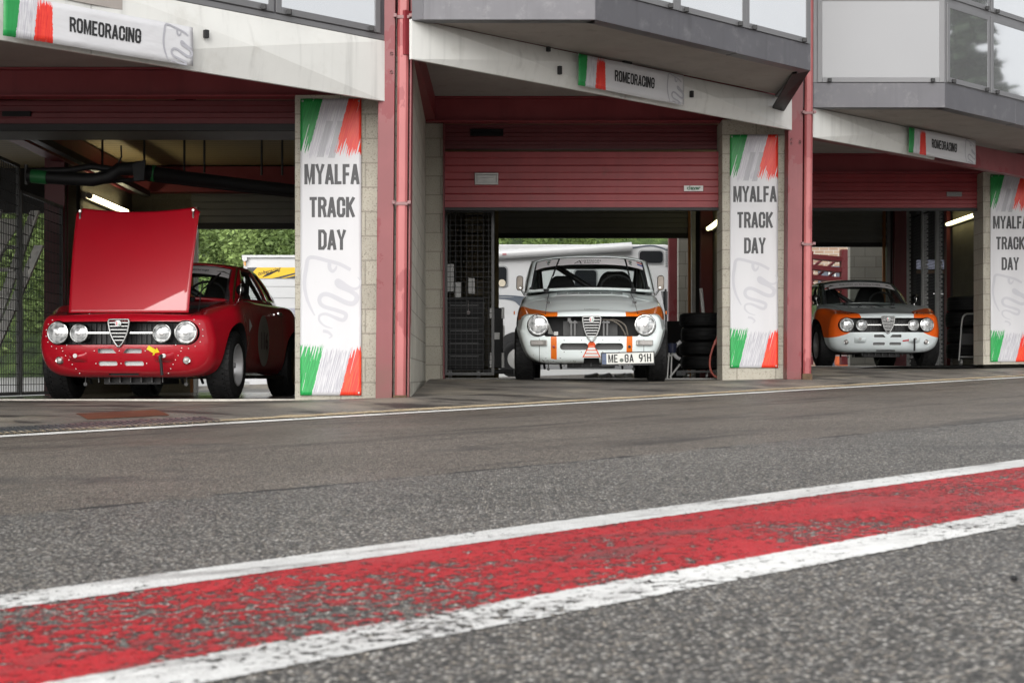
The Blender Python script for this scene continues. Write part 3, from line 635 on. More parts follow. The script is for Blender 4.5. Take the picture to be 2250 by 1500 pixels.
def vbanner(x0, zb, Y, label):
    t = thing('vertical_banner', label, 'banner', (x0, Y, zb), group='track day banners on the block pillars')
    ph = x0 * 3.1; dv = lambda a, b: -.012 - .0045 * math.sin(b * 3.7 + ph) - .006 * sstep(.32, .5, a) * math.sin(b * 2.6 + ph * 2) - .004 * math.sin(a * 22 + b * 2 + ph)
    mb = MB(); mb.grid(lambda u, v: (.495 * u, dv(.495 * u, 2.4 * v), 2.40 * v), 20, 80); mb.build('cloth', VB, t, smooth=60, solid=.002)
    fn = lambda a, b, e=0: (a, dv(a, b) - .0022 - e, b); mb = MB()
    for s, d in (('MYALFA', .53), ('TRACK', .796), ('DAY', 1.06)): block_text(mb, s, .164, .257, 2.40 - d - .164, fn, t=.158, gap=.105, xs=.705)
    mb.build('lettering', INKB, t)
    mb = MB()
    for k, (P, ws) in enumerate(EMB):
        Q = catmull([Vector(((a - 78) * .000889, (1410 - b) * .000889, w_ * .000889)) for (a, b), w_ in zip(P, ws)], 6)
        mb.ribbon([(q.x, q.y) for q in Q], [q.z for q in Q], lambda a, b, k=k: (a, dv(a, b) - .002 - .0003 * k, b))
    mb.build('emblem', INKS, t)
    mb = MB()
    for a in (.02, .475):
        for b in (.02, 2.38): mb.lathe([(-.020, 0), (-.020, .008), (-.012, .009)], 'y', (a, 0, b), 10)
    mb.build('eyelet', STEEL, t)
    return t
vbanner(-1.7155, .197, P1, 'white track day banner on the pillar beside the red coupe')
vbanner(2.248, .442, P2, 'white track day banner on the pillar between the pale saloon and the orange nosed car')
vbanner(6.148, .545, P3, 'white track day banner cut off by the right edge of the photo')
def hbanner_mat():
    m = bpy.data.materials.new('sign_print'); g = Gr(m); v, x, y, z = g.co()
    rag = lambda k, sx=8, sz=40: (g.noise(g.vec(x * sx, z * sz, k), 1, 5, .7) - .5)
    p = x - z * .12; f = g.noise(g.vec(p * 110, z * 5, 3), 1, 4, .6); c = (.53, .53, .545)
    c = g.mix(((p > .06).m('MULTIPLY', p < .25)) * f.step(.42, .58) * .75, c, (.32, .31, .36))
    c = g.mix((p + rag(1) * .02 < .085).m('MULTIPLY', p > -.03), c, g.mix(f, (.006, .15, .035), (.02, .30, .07)))
    rd = ((p + rag(2) * .03) > .21).m('MULTIPLY', (x + rag(5, 8, 60) * .02) < .345).m('MULTIPLY', (rag(6, 90, 4) * .5 + z * 1.2) > -.03).m('MULTIPLY', (rag(7, 90, 4) * .35 + (.275 - z)) > .01)
    c = g.mix(rd, c, g.mix(f.step(.4, .6), (.55, .018, .018), (.68, .05, .025)))
    g.p(col=c, rough=.36, spec=.4); g.bump(g.noise(g.vec(x * 2.2, 0, z * 5), 1.4, 3), .5, .02); return m
HBM = hbanner_mat()
def hbanner(p, zb, label, off):
    o = Vector((p[0], p[1], 0)) - ND * off
    t = thing('horizontal_banner', label, 'banner', (o.x, o.y, zb), math.atan2(LD.y, LD.x), group='sponsor banners along the fascia')
    dz = lambda x, z: -.006 * math.sin(x * 5 + z * 9) - .012 * math.exp(-((x - .55) / .2) ** 2) * (z / .275)
    mb = MB(); mb.grid(lambda u, v: (1.42 * u, dz(1.42 * u, .275 * v), .275 * v), 40, 6); mb.build('cloth', HBM, t, smooth=60, solid=.002)
    mb = MB(); block_text(mb, 'ROMEORACING', .098, .735, .098, lambda a, b, e=0: (a, dz(a, b) - .004 - e, b), t=.155, gap=.095, xs=.83); mb.build('lettering', INK, t)
    mb = MB()
    for k, (P, ws) in enumerate(EMB[:3]):
        Q = catmull([Vector((1.16 + (a - 78) * .00048, .265 - (b - 150) * .00048, w_ * .00042)) for (a, b), w_ in zip(P, ws)], 5)
        Q = [q for q in Q if q.x < 1.41 and .004 < q.y < .27]
        if len(Q) > 2: mb.ribbon([(q.x, q.y) for q in Q], [q.z for q in Q], lambda a, b, k=k: (a, dz(a, b) - .004 - .0003 * k, b))
    mb.build('emblem', M('sign_watermark', (.34, .34, .37), .5), t)
hbanner(along(fa, -3.24), 2.545, 'sponsor banner on the fascia above the red coupe', .085)
hbanner((f0.x + LD.x * 1.81, f0.y + LD.y * 1.81), 2.868, 'sponsor banner on the fascia above the pale saloon', .085)
hbanner(along(g1, 1.667), 2.792, 'sponsor banner half hanging off the fascia end above the orange nosed car', .075)

# ---------------------------------------------------------------- lamps, hoses, cages, tyres
TUBE = glow('lit_tube', (1, .90, .58), 4.5); TUBE_Y = glow('lit_tube_yellow', (1, .93, .52), 2.6); HOUS = M('lamp_housing', (.45, .43, .36), .4)
def lamp(x, y0, y1, z, side, mat, label):
    t = thing('fluorescent_lamp', label, 'lamp', (x, (y0 + y1) / 2, z)); h = (y1 - y0) / 2; mb = MB()
    mb.box(0, side * .05, -h, h, -.02, .05); mb.build('housing', HOUS, t, bevel=.006)
    mb = MB(); mb.lathe([(-h + .06, 0), (-h + .06, .026), (h - .06, .026), (h - .06, 0)], 'y', (side * .085, 0, .012), 16); mb.build('tube', mat, t, smooth=50)
    for s in (-1, 1):
        mb = MB(); mb.lathe([(s * (h - .055), .034), (s * h, .034), (s * h, 0)], 'y', (side * .085, 0, .012), 16); mb.build('end_cap', HOUS, t)
lamp(-4.74, 17.02, 18.74, 2.33, 1, TUBE, 'lit fluorescent tube on the wall behind the raised red bonnet')
lamp(6.92, 22.8, 24.35, 2.735, -1, TUBE_Y, 'lit yellowish fluorescent tube above the tyres in the right box')
lamp(2.88, 20.75, 22.1, 2.45, -1, TUBE_Y, 'mostly hidden lit tube at the top right of the middle box')
BTAPE = M('green_tape', (.02, .18, .05), .5)
t = thing('hose_boom', 'black insulated hose boom hanging across the left box above the bonnet', 'pipe'); mb = MB()
b = lambda px, py, Y=14.6: tuple(W(px, py, Y))
mb.tube([b(60, 386), b(140, 392), b(205, 395), b(238, 388), b(262, 372), b(310, 370, 14.7)], [.06, .062, .064, .06, .062, .07], 14); mb.tube([b(60, 376), b(150, 374), b(200, 366), b(250, 372)], .03, 10)
mb.tube([b(300, 376, 14.7), b(400, 390, 15), b(520, 404, 15.3), b(700, 425, 15.6)], [.075, .066, .062, .06], 14); mb.tube([b(220, 400), b(320, 393, 14.8), b(500, 414, 15.3), b(700, 436, 15.6)], .022, 8)
mb.plate([(W(292, 362, 14.6).x, W(292, 362, 14.6).z), (W(321, 352, 14.6).x, W(321, 352, 14.6).z), (W(318, 396, 14.6).x, W(318, 396, 14.6).z), (W(296, 398, 14.6).x, W(296, 398, 14.6).z)], 14.57, 14.6); mb.build('hose', BLACK, t, smooth=40)
for a, c, r in ((b(70, 387), b(104, 390), .066), (b(334, 381, 14.8), b(341, 382, 14.8), .078)):
    mb = MB(); mb.tube([a, c], r, 14); mb.build('tape_band', BTAPE, t, smooth=40)
mb = MB(); mb.tube([b(58, 362), b(58, 405)], .02, 6); mb.tube([b(318, 365, 14.7), b(312, 392, 14.7)], .016, 6); mb.tube([b(266, 320), b(267, 345), b(258, 362)], .008, 6); mb.build('hanger', DSTEEL, t)
def mesh_panel(a, b_, z0, z1, label, mat, posts=True, sp=(.05, .1), fr=.03, wr=.0032, perf=False):
    a, b_ = Vector(a), Vector(b_); d = b_ - a; L = d.length; d.normalize()
    t = thing('mesh_panel', label, 'mesh panel', (a.x, a.y, z0), math.atan2(d.y, d.x)); H = z1 - z0; mb = MB()
    for x in (0, L - fr): mb.box(x, x + fr, -fr / 2, fr / 2, 0, H)
    for z in (0, H - fr): mb.box(fr, L - fr, -fr / 2, fr / 2, z, z + fr)
    mb.build('frame', STEEL if mat is not DSTEEL else DSTEEL, t)
    mb = MB(); n = int(L / sp[0])
    for i in range(1, n): x = i * L / n; mb.box(x - wr, x + wr, -wr, wr, fr, H - fr)
    n = int(H / sp[1])
    for i in range(1, n): z = i * H / n; mb.box(fr, L - fr, -wr * 2.9, -wr * 1.1, z - wr, z + wr)
    mb.build('wire_mesh', BLACK, t)
    return t
mesh_panel((-4.75, 12.9), (-4.75, 14.9), .17, 2.39, 'grey wire mesh panel in front of the ladder, nearest to the camera', DSTEEL)
mesh_panel((-4.75, 14.95), (-4.75, 16.32), .17, 2.15, 'lower grey wire mesh panel between the ladder and the red coupe', DSTEEL)
mesh_panel((px_x(977, 16.75), 16.75), (px_x(1086, 16.75), 16.75), py_z(824, 16.75), py_z(461, 16.75), 'dark wire cage panel in front of the black tool cabinet', DSTEEL, sp=(.055, .055))
mesh_panel((6.9, 24.4), (6.9, 27.6), .5, 3.1, 'wire mesh partition behind the orange nosed car', DSTEEL, sp=(.05, .05), wr=.0025)
for px, Y in ((1993, 26.3), (2031, 25.9), (2062, 25.0)):
    tag(None or (lambda mb: (mb.box(px_x(px - 6, Y), px_x(px + 5, Y), Y, Y + .05, .5, 3.2), [mb.box(px_x(px + 5, Y), px_x(px + 8, Y), Y - .01, Y + .03, .52 + .075 * i, .52 + .075 * i + .05) for i in range(35)], mb.build('slotted_post', STEEL, None))[2])(MB()),
        'slotted steel post of the right mesh partition, ' + ('beside the red inner column' if px == 1993 else 'middle of three' if px == 2031 else 'nearest to the tyres'), 'post', 'slotted posts')
t = thing('ladder', 'folded aluminium ladder leaning behind the left wire mesh', 'ladder', (0, 0, 0)); ALU = M('worn_aluminium', (.70, .70, .67), .6, .05, .3, 8, dirt=.3)
q0, q1 = Vector((-5.55, 14.5, .1)), Vector((-5.15, 15.3, 2.0)); sd_ = Vector((.34, .08, 0))
for k, (o1, o2) in enumerate(((0, 0), (.06, -.35))):
    for s in (0, 1):
        mb = MB(); off = sd_ * s + Vector((.02 + o1, -.06 * k, 0)); a, c = q0 + off, q1 + off + Vector((0, 0, o2)); dx = Vector((.08, .02, 0)); dy = Vector((-.01, .08, 0))
        mb.hexa([a, a + dx, a + dx + dy, a + dy], [c, c + dx, c + dx + dy, c + dy]); mb.build('rail', ALU, t)
    mb = MB()
    for i in range(7): p = q0 + (q1 - q0) * (.08 + .12 * i) + Vector((.02 + o1, -.06 * k + .04, 0)); mb.tube([p, p + sd_], .018, 8)
    mb.build('rung', ALU, t)
mb = MB(); a, c = q0 + Vector((.14, -.09, .7)), q1 + Vector((.12, -.09, -.1)); dx = Vector((.20, .045, 0)); dy = Vector((0, .02, 0)); mb.hexa([a, a + dx, a + dx + dy, a + dy], [c, c + dx, c + dx + dy, c + dy]); mb.build('tread_plate', ALU, t)
t = thing('switch_box', 'small grey switch box with cables on the wall behind the red coupe', 'switch box', (-4.735, 16.75, 1.35)); mb = MB(); mb.box(0, .08, -.1, .12, -.12, .16); mb.build('housing', DSTEEL, t, bevel=.01); mb = MB(); mb.box(.08, .10, -.03, .03, 0, .05); mb.build('switch', STEEL, t)
mb = MB(); mb.tube([(.03, 0, .16), (.03, 0, 1.1)], .012, 6); mb.tube([(.03, .06, .16), (.03, .06, 1.1)], .012, 6); mb.build('conduit', DSTEEL, t)
RUBBER = None
def rubber():
    m = bpy.data.materials.new('tyre_rubber'); g = Gr(m); v, x, y, z = g.co(); n = g.noise(v, 14, 5)
    g.p(col=g.mix(n.step(.45, .75) * .5, (.006, .006, .0064), (.016, .0155, .0145)), rough=.65, spec=.28); g.bump(g.noise(v, 90, 4), .2, .003); return m
RUBBER = rubber()
def tyre_profile(r, w_, ri):
    h = w_ / 2
    return [(-h * .86, ri), (-h * .98, ri + (r - ri) * .35), (-h, ri + (r - ri) * .6), (-h * .93, r - .028), (-h * .80, r - .008), (-h * .4, r - .001), (-h * .38, r - .009), (-h * .32, r - .009), (-h * .3, r),
            (h * .3, r), (h * .32, r - .009), (h * .38, r - .009), (h * .4, r - .001), (h * .80, r - .008), (h * .93, r - .028), (h, ri + (r - ri) * .6), (h * .98, ri + (r - ri) * .35), (h * .86, ri)]
def loose_tyre(c, label, group, w_=.165, r=.29):
    mb = MB(); mb.lathe(tyre_profile(r, w_, .19), 'z', (0, 0, 0), 48); mb.lathe([(-w_ * .42, .19), (w_ * .42, .19)], 'z', (0, 0, 0), 48)
    o = mb.build('tyre', RUBBER, smooth=40); o.location = c; return tag(o, label, 'tyre', group)
Y = 18.7; s = F / Y; cx = px_x(1547, Y)
words = ['bottom', 'second', 'third', 'topmost']
for k in range(4): loose_tyre((cx + (.012, -.01, .01, -.008)[k], Y, py_z(812, Y) + .085 + k * .1705), words[k] + ' tyre of the stack beside the pale saloon', 'tyres stacked in the middle box')
Y = 22.2; cx = px_x(2131, Y)
for k in range(4): loose_tyre((cx + (.0, .015, -.01, .01)[k], Y, .60 + .12 + k * .225), words[k] + ' tyre of the dark stack under the right lamp', 'tyres stacked in the right box', .22, .33)
t = thing('tyre_trolley', 'low steel trolley carrying the tyre stack beside the pale saloon', 'trolley', (px_x(1547, 18.7), 18.7, FM)); mb = MB()
mb.box(-.30, .30, -.3, .3, .065, .09); mb.box(-.30, -.26, -.3, .3, .03, .065); mb.box(.26, .30, -.3, .3, .03, .065); mb.build('frame', DSTEEL, t)
for sx in (-.22, .0, .22):
    mb = MB(); mb.lathe([(-.012, 0), (-.012, .028), (.012, .028), (.012, 0)], 'x', (sx, -.27, .03), 12); mb.build('castor', STEEL, t)
t = thing('hand_trolley', 'tubular steel hand trolley in front of the dark tyre stack', 'trolley', (0, 0, 0)); Yt = 21.2; w3 = lambda px, py: tuple(W(px, py, Yt)); mb = MB()
mb.tube(catmull([w3(2107, 792), w3(2111, 740), w3(2114, 705), w3(2120, 692), w3(2135, 689), w3(2200, 689)], 6), .013, 8); mb.tube([w3(2106, 784), w3(2200, 784)], .012, 8); mb.build('frame', STEEL, t, smooth=50)
mb = MB(); a, c = W(2112, 733, Yt + .02), W(2200, 757, Yt + .02); mb.box(a.x, c.x, Yt + .02, Yt + .04, c.z, a.z); mb.build('panel', DSTEEL, t)
for px in (2111, 2178):
    mb = MB(); p = W(px, 796, Yt); mb.lathe([(-.015, 0), (-.015, .045), (.015, .045), (.015, 0)], 'x', (p.x, Yt, p.z), 14); mb.build('castor', STEEL, t, smooth=40)
HOSE = M('red_hose_rubber', (.24, .05, .035), .5)
mb = MB(); Yh = 16.55; mb.tube(catmull([tuple(W(px, py, Yh)) for px, py in ((1583, 470), (1584, 600), (1583, 690), (1578, 735), (1566, 765), (1560, 790), (1561, 810), (1568, 824), (1577, 829), (1583, 829))], 8), .012, 8); mb.tube([tuple(W(1570, 757, Yh)), tuple(W(1574, 748, Yh))], .02, 8)
tag(mb.build('hose', HOSE, smooth=50), 'red air hose hanging in a loop beside the tyre stack', 'hose')
t = thing('camping_chair', 'folded chair with navy seat and white rim beside the tyres', 'chair', (0, 0, 0)); Yc = 17.9; w3 = lambda px, py, dy=0: tuple(W(px, py, Yc + dy)); mb = MB()
mb.tube([w3(1466, 832), w3(1470, 775)], .012, 6); mb.tube([w3(1474, 832), w3(1476, 775)], .012, 6); mb.tube([w3(1472, 828), w3(1494, 800)], .014, 6); mb.tube([w3(1464, 782), w3(1482, 780)], .012, 6); mb.build('leg', STEEL, t)
mb = MB(); mb.lathe([(0, .045), (.10, .058), (.11, .06), (.11, .05), (.02, .02)], 'z', w3(1477, 775), 16); mb.build('seat', M('navy_plastic', (.03, .035, .07), .4), t, smooth=40)
mb = MB(); mb.tube(catmull([w3(1496, 750), w3(1485, 760), w3(1481, 772), w3(1485, 783), w3(1494, 789)], 5), .022, 8); mb.build('rim', M('white_plastic', (.55, .55, .56), .4), t, smooth=40)
mb = MB(); p, q = W(1540, 634, 19.3), W(1547, 690, 19.1); mb.tube([(q.x + .06, 19.1, q.z - .7), tuple(p)], .022, 10); tag(mb.build('steel_tube', ALU, smooth=50), 'bright metal tube standing behind the tyre stack', 'tube')
# black tool cabinet and flight case behind the cage
t = thing('tool_cabinet', 'black tool cabinet on castors behind the wire cage', 'cabinet', (px_x(1020, 17.5), 17.5, FM)); hw = 43 * 17.5 / F; zt = py_z(660, 17.5) - FM; mb = MB()
mb.box(-hw, hw, 0, .45, .10, zt); mb.build('body', BLK2, t, bevel=.008); mb = MB(); mb.box(-hw - .01, hw + .01, -.02, .46, zt + .001, zt + .03); mb.build('top', BLACK, t, bevel=.005)
for k in range(5):
    mb = MB(); z = .14 + k * (zt - .16) / 5; mb.box(-hw + .02, hw - .02, -.012, -.001, z, z + (zt - .16) / 5 - .012); d = mb.build('drawer', BLK2, t, bevel=.004); mb = MB(); mb.box(-hw + .06, hw - .06, -.03, -.0125, z + .1, z + .115); mb.build('handle', DSTEEL, d)
for sx in (-1, 1):
    mb = MB(); mb.lathe([(-.02, 0), (-.02, .05), (.02, .05), (.02, 0)], 'x', (sx * (hw - .06), .05, .05), 16); mb.build('castor', STEEL, t, smooth=40)
mb = MB(); p = W(1029, 687, 17.45); mb.lathe([(0, 0), (0, .022), (.008, .022)], 'y', (p.x, 17.44, p.z), 16); mb.tube([(p.x, 17.445, p.z), (p.x, 17.445, p.z + .14)], .003, 5)
tag(mb.build('key_tag', M('pale_tag', (.35, .30, .30), .5)), 'round key tag hanging on the front of the black tool cabinet', 'key tag')
t = thing('flight_case', 'tall black flight case with metal corners beside the saloon tyre', 'case', (px_x(1092, 18.2), 18.2, FM)); hw = 13 * 18.2 / F; zt = py_z(676, 18.2) - FM; mb = MB()
mb.box(-hw, hw, 0, .5, .12, zt); mb.build('body', BLK2, t, bevel=.006)
for sx in (-1, 1):
    for z0, z1 in ((.12, .30), (zt - .13, zt + .004)):
        mb = MB(); mb.box(sx * hw - .018, sx * hw + .018, -.012, .05, z0, z1); mb.build('corner', STEEL, t, bevel=.004)
mb = MB(); mb.box(-.03, .03, -.012, 0, zt * .55, zt * .55 + .08); mb.box(hw, hw + .02, .1, .2, zt * .6, zt * .75); mb.build('latch', STEEL, t)
mb = MB(); mb.box(-hw - .1, hw + .12, -.1, .5, .05, .10); mb.build('dolly', BLACK, t, bevel=.01)
mb = MB()
for x_, y_, z_, h_ in ((990, 610, 17.6, 60), (1006, 640, 17.7, 40), (1036, 628, 17.7, 34)):
    p = W(x_, y_, z_); mb.box(p.x - .035, p.x + .035, z_, z_ + .1, p.z - h_ * z_ / F / 2, p.z + h_ * z_ / F / 2)
mb.T = None; tag(mb.build('spray_cans', STEEL), 'grey cans and tools standing on the black tool cabinet', 'tools', kind='stuff')
# drain grate, rusty plate, pebbles
def lane_pt(px, py):
    u, v = (px - 1125) / F, (HZ - py) / F; Yq = .6
    while Yq < 40 and CH + v * Yq > gz(u * Yq, Yq): Yq += .01
    return u * Yq, Yq
def on_ground(cx_, cy_, u, v, h): p = Vector((cx_, cy_, 0)) + LD * u + ND * v; return (p.x, p.y, gz(p.x, p.y) + h)
gx, gy = lane_pt(60, 945)
t = thing('drain_grate', 'long dark steel drain grating set in the ground beside the thin white line', 'drain grate', (0, 0, 0)); mb = MB()
for i in range(56):
    q = lambda u, v, h: on_ground(gx, gy, -1.2 + i * .045 + u, v, h); mb.hexa([q(0, -.12, -.002), q(.02, -.12, -.002), q(.02, .12, -.002), q(0, .12, -.002)], [q(0, -.12, .009), q(.02, -.12, .009), q(.02, .12, .009), q(0, .12, .009)])
for v0 in (-.14, -.04, .05, .12): mb.grid(lambda u, v: on_ground(gx, gy, -1.22 + 2.56 * u, v0 + .02 * v, .007), 20, 1)
mb.build('bars', M('wet_steel', (.13, .135, .145), .3, .6), t)
gx, gy = lane_pt(255, 911); mb = MB(); mb.grid(lambda u, v: on_ground(gx, gy, -.30 + .6 * u + .1 * v, -.17 + .34 * v, .0035), 12, 8)
tag(mb.build('access_plate', M('rusted_plate', (.115, .042, .022), .5, .1, .4, 5, bump=.2, dirt=.4), solid=.002), 'rusty brown access plate in the ground in front of the red coupe', 'access plate')
rnd = random.Random(3); mb = MB()
for i in range(260):
    s_, d_ = rnd.uniform(2.2, 19), 8.58 + rnd.gauss(0, .05); p = LD * s_ + ND * d_; r = rnd.uniform(.002, .006); z = gz(p.x, p.y)
    mb.lathe([(z - .002, r * .8), (z + r * .6, r), (z + r * 1.1, r * .4), (z + r * 1.15, 0)], 'z', (p.x, p.y, 0), 5)
tag(mb.build('grit', M('pale_grit', (.26, .21, .14), .9, 0, .4, 9), kind='stuff'), 'loose pale grit along the kerb joint', 'grit')
sx_, sy_ = lane_pt(2228, 1278); mb = MB(); mb.lathe([(-.002, .004), (.003, .006), (.006, .003), (.007, 0)], 'z', (0, 0, 0), 7); o = mb.build('pebble', BLACK); o.location = (sx_, sy_, gz(sx_, sy_) + .003); tag(o, 'small black pebble on the tarmac at the lower right', 'pebble')
# ---------------------------------------------------------------- cars
CHROME = M('chrome', (.62, .62, .61), .16, 1, .1, 20); DCHROME = M('worn_chrome', (.38, .37, .35), .3, .9, .25, 14)
def car_paint(name, fn, rough=.28):
    m = bpy.data.materials.new(name); g = Gr(m); v, x, y, z = g.co()
    g.p(col=fn(g, v, x, y, z), rough=g.noise(v, 5, 5) * .14 + rough - .07, coat=1., coatr=.025, spec=.3); return m
def gaps(g, c, x, y, z, ys, hx):
    ax = x.abs(); k = None
    for q in ys:
        e = ((y - q + (z - .5) * .06).abs() < .0045).m('MULTIPLY', ax > .6).m('MULTIPLY', z > .22); k = e if k is None else k.max(e)
    return g.mix(k.max(((ax - hx).abs() < .003).m('MULTIPLY', z > .68).m('MULTIPLY', y < 1.15).m('MULTIPLY', y > .1)), c, (.01, .01, .01))
def red_fn(g, v, x, y, z): return gaps(g, g.scale((.40, .003, .014), g.noise(v, 4, 4) * .12 + .94), x, y, z, (1.46, 2.66), .56)
def orange_fn(g, v, x, y, z):
    ax = x.abs(); c = g.scale((.80, .87, .88), g.noise(v, 4, 4) * .1 + .95)
    e = ((ax - .80) / .46).sq() + ((y - .15) / .78).sq() + ((z - .62) / .245).sq()
    c = g.mix(e < 1, c, (.86, .125, .010))
    rl = (((ax - .02).abs() < .30).m('MULTIPLY', (y - .98).abs() < .12)).m('MULTIPLY', z > .7)
    c = g.mix(rl.m('MULTIPLY', g.noise(g.vec(x * 9, y * 5, 0), 1.2, 1) < .47), c, (.03, .03, .032))
    return gaps(g, g.mix(y > 1.35, c, (.10, .115, .11)), x, y, z, (1.46, 2.66), .50)
def mint_fn(g, v, x, y, z):
    ax = x.abs(); c = g.scale((.80, .87, .865), g.noise(v, 4, 4) * .1 + .95)
    OR = (.72, .155, .010)
    # hockey stick stripe from the grille corner out to the wing, and straight stripes down the valance
    gy_ = (ax - .37).max(0.).m('POWER', 1.5) * 2.15 + .055
    hk = ((y - gy_).abs() < (ax - .34) * .34 + .045).m('MULTIPLY', ax > .335).m('MULTIPLY', z > .62)
    st = ((ax - .372).abs() < .029).m('MULTIPLY', (z > .60).max(z < .46)).m('MULTIPLY', y < .09)
    c = g.mix(hk.max(st), c, OR)
    # heart-and-bars decal under the grille
    dome = ((x / .037).sq() + ((z - .352) / .042).sq() < 1).m('MULTIPLY', z > .345)
    half = (.345 - z) * .50 + .036
    tree = (z < .345).m('MULTIPLY', z > .235).m('MULTIPLY', ax < half).m('MULTIPLY', ((z * 32 + .35).frac() < .30).max(ax > half - .011))
    c = g.mix((dome.max(tree)).m('MULTIPLY', y < .3), c, (.72, .085, .012))
    ov = (((x + .205) / .205).sq() + ((y - .90) / .135).sq() < 1).m('MULTIPLY', z > .7); c = g.mix(ov, c, (.85, .82, .83))
    c = g.mix(g.noise(v, 9, 6, .7).step(.62, .75) * .25, c, (.30, .33, .32))
    ln = (((ax - .455 - (y - .1).max(0.) * -.02).abs() < .003).m('MULTIPLY', z > .66).m('MULTIPLY', y < 1.2)).max(((ax - .515).abs() < .0025).m('MULTIPLY', z < .42))
    c = g.mix(ln, c, (.03, .03, .03))
    ch = (g.noise(v, 16, 6, .7) + (.36 - z) * 1.1 + (x * -.25) > .86).m('MULTIPLY', z < .42); c = g.mix(ch, c, (.07, .06, .05))
    return c
PAINT = {'red': car_paint('red_car_paint', red_fn, .40), 'orange': car_paint('grey_orange_car_paint', orange_fn, .35), 'mint': car_paint('pale_mint_car_paint', mint_fn, .38)}
HOLE = M('dark_recess', (.008, .008, .009), .7); MESHM = M('pale_wire_gauze', (.40, .40, .40), .5, .3, .3, 90); MESHD = M('dark_wire_gauze', (.10, .10, .10), .5, .3, .3, 90)
ENG = M('engine_bay', (.06, .004, .006), .5)
def lens_mat():
    m = bpy.data.materials.new('headlamp_glass'); g = Gr(m); v, x, y, z = g.co()
    n = g.noise(g.vec(x * 9, 0, z * 14), 2.2, 3); r = (x.sq() + z.sq()).m('SQRT')
    fl = ((x * 130).sin() * .5 + .5)
    c = g.ramp(n + fl * .10, [(.25, (.10, .105, .11)), (.48, (.34, .35, .355)), (.68, (.74, .75, .75))])  # mottled light and dark tones painted in as lens reflections
    c = g.mix(r.step(.030, .018), c, (.30, .30, .30)); c = g.mix(r.step(.014, .008), c, (.75, .74, .72))
    g.p(col=c, rough=.10, metal=.35, coat=1, coatr=.02); g.bump(fl + n, .25, .003); return m
LENS = lens_mat()
def car_glass():
    m = bpy.data.materials.new('car_glass'); g = Gr(m); t = g.t; tr = g.n('ShaderNodeBsdfTransparent'); tr.inputs[0].default_value = (.90, .94, .93, 1); gl = g.n('ShaderNodeBsdfGlossy'); gl.inputs['Roughness'].default_value = .02
    lw = g.n('ShaderNodeLayerWeight'); lw.inputs[0].default_value = .5; fr = E(g, lw.outputs['Facing']).m('POWER', 5.) * .9 + .05; mx = g.n('ShaderNodeMixShader')
    g.set(mx.inputs[0], fr); t.links.new(tr.outputs[0], mx.inputs[1]); t.links.new(gl.outputs[0], mx.inputs[2]); t.links.new(mx.outputs[0], t.nodes['Material Output'].inputs[0]); return m
CGLASS = car_glass(); TRIM = M('black_window_rubber', (.015, .015, .016), .5); CLOTH = M('seat_cloth', (.018, .018, .019), .9); CAGE = M('roll_cage_paint', (.05, .052, .055), .4)
STRIPW = M('sun_strip_film', (.86, .84, .85), .3); CABIN = M('cabin_dark', (.022, .024, .024), .8); AMBER = M('lamp_plastic', (.42, .40, .38), .25, .2, .3, 40)
def badge_mat():
    m = bpy.data.materials.new('badge_enamel'); g = Gr(m); v, x, y, z = g.co(); c = (.55, .57, .58)
    cross = ((x + .011).abs() < .0035).max((z - .002).abs() < .003).m('MULTIPLY', x < -.001); c = g.mix(cross, c, (.5, .02, .02))
    sn = ((x - .011 - (z * 420).sin() * .004).abs() < .0035).m('MULTIPLY', z.abs() < .018); c = g.mix(sn, c, (.01, .22, .07))
    r = (x.sq() + z.sq()).m('SQRT'); c = g.mix(r > .0205, c, (.55, .56, .57)); g.p(col=c, rough=.2, coat=1); return m
BADGE = badge_mat()
def curve1(keys):
    ks = sorted(keys)
    def f(y):
        if y <= ks[0][0]: return ks[0][1:]
        if y >= ks[-1][0]: return ks[-1][1:]
        for i in range(len(ks) - 1):
            if ks[i][0] <= y <= ks[i + 1][0]:
                a, b = ks[i], ks[i + 1]; p = ks[i - 1] if i else a; n = ks[i + 2] if i + 2 < len(ks) else b
                h = b[0] - a[0]; t = (y - a[0]) / h; o = []
                for k in range(1, len(a)):
                    m0 = (b[k] - p[k]) / (b[0] - p[0]) * h if p is not a else (b[k] - a[k]); m1 = (n[k] - a[k]) / (n[0] - a[0]) * h if n is not b else (b[k] - a[k])
                    o.append((2 * t ** 3 - 3 * t * t + 1) * a[k] + (t ** 3 - 2 * t * t + t) * m0 + (-2 * t ** 3 + 3 * t * t) * b[k] + (t ** 3 - t * t) * m1)
                return o
    return f
SILV = M('silver_rim', (.50, .50, .51), .35, .6, .15); GOLD = M('gold_dark_rim', (.14, .115, .06), .35, .6)
MIRB = M('mirror_back', (.16, .14, .12), .4, .6, .3, 20)
GRCH = M('grille_chrome', (.34, .34, .335), .28, .95, .15, 20)
class Spec: pass
def half_profile(K, y):
    w, zb, zf, zh = K.keys(y); zm = K.zm; q = K.q
    P = [(0, zb), (q[0] * w, zb), (q[1] * w, zb + .035), (q[2] * w, zb + .12), (w, zm), (.988 * w, zf - .16), (.955 * w, zf - .055), (.90 * w, zf - .008), (.82 * w, zf), (.66 * w, zf * .6 + zh * .4 - .004), (.4 * w, zh - .006), (0, zh)]
    return catmull([Vector((a, b, 0)) for a, b in P], 4), w, zb, max(zf, zh)
def front_y(K, x, z, y=0.):
    f = 1 - sstep(0, .85, y); b = K.bow * x * x + K.bow2 * abs(x) ** 4
    l = K.under * max(0, (K.zg - z) / .25) ** 1.6 + K.lip * max(0, z - K.zl)
    return y + f * (b + l)
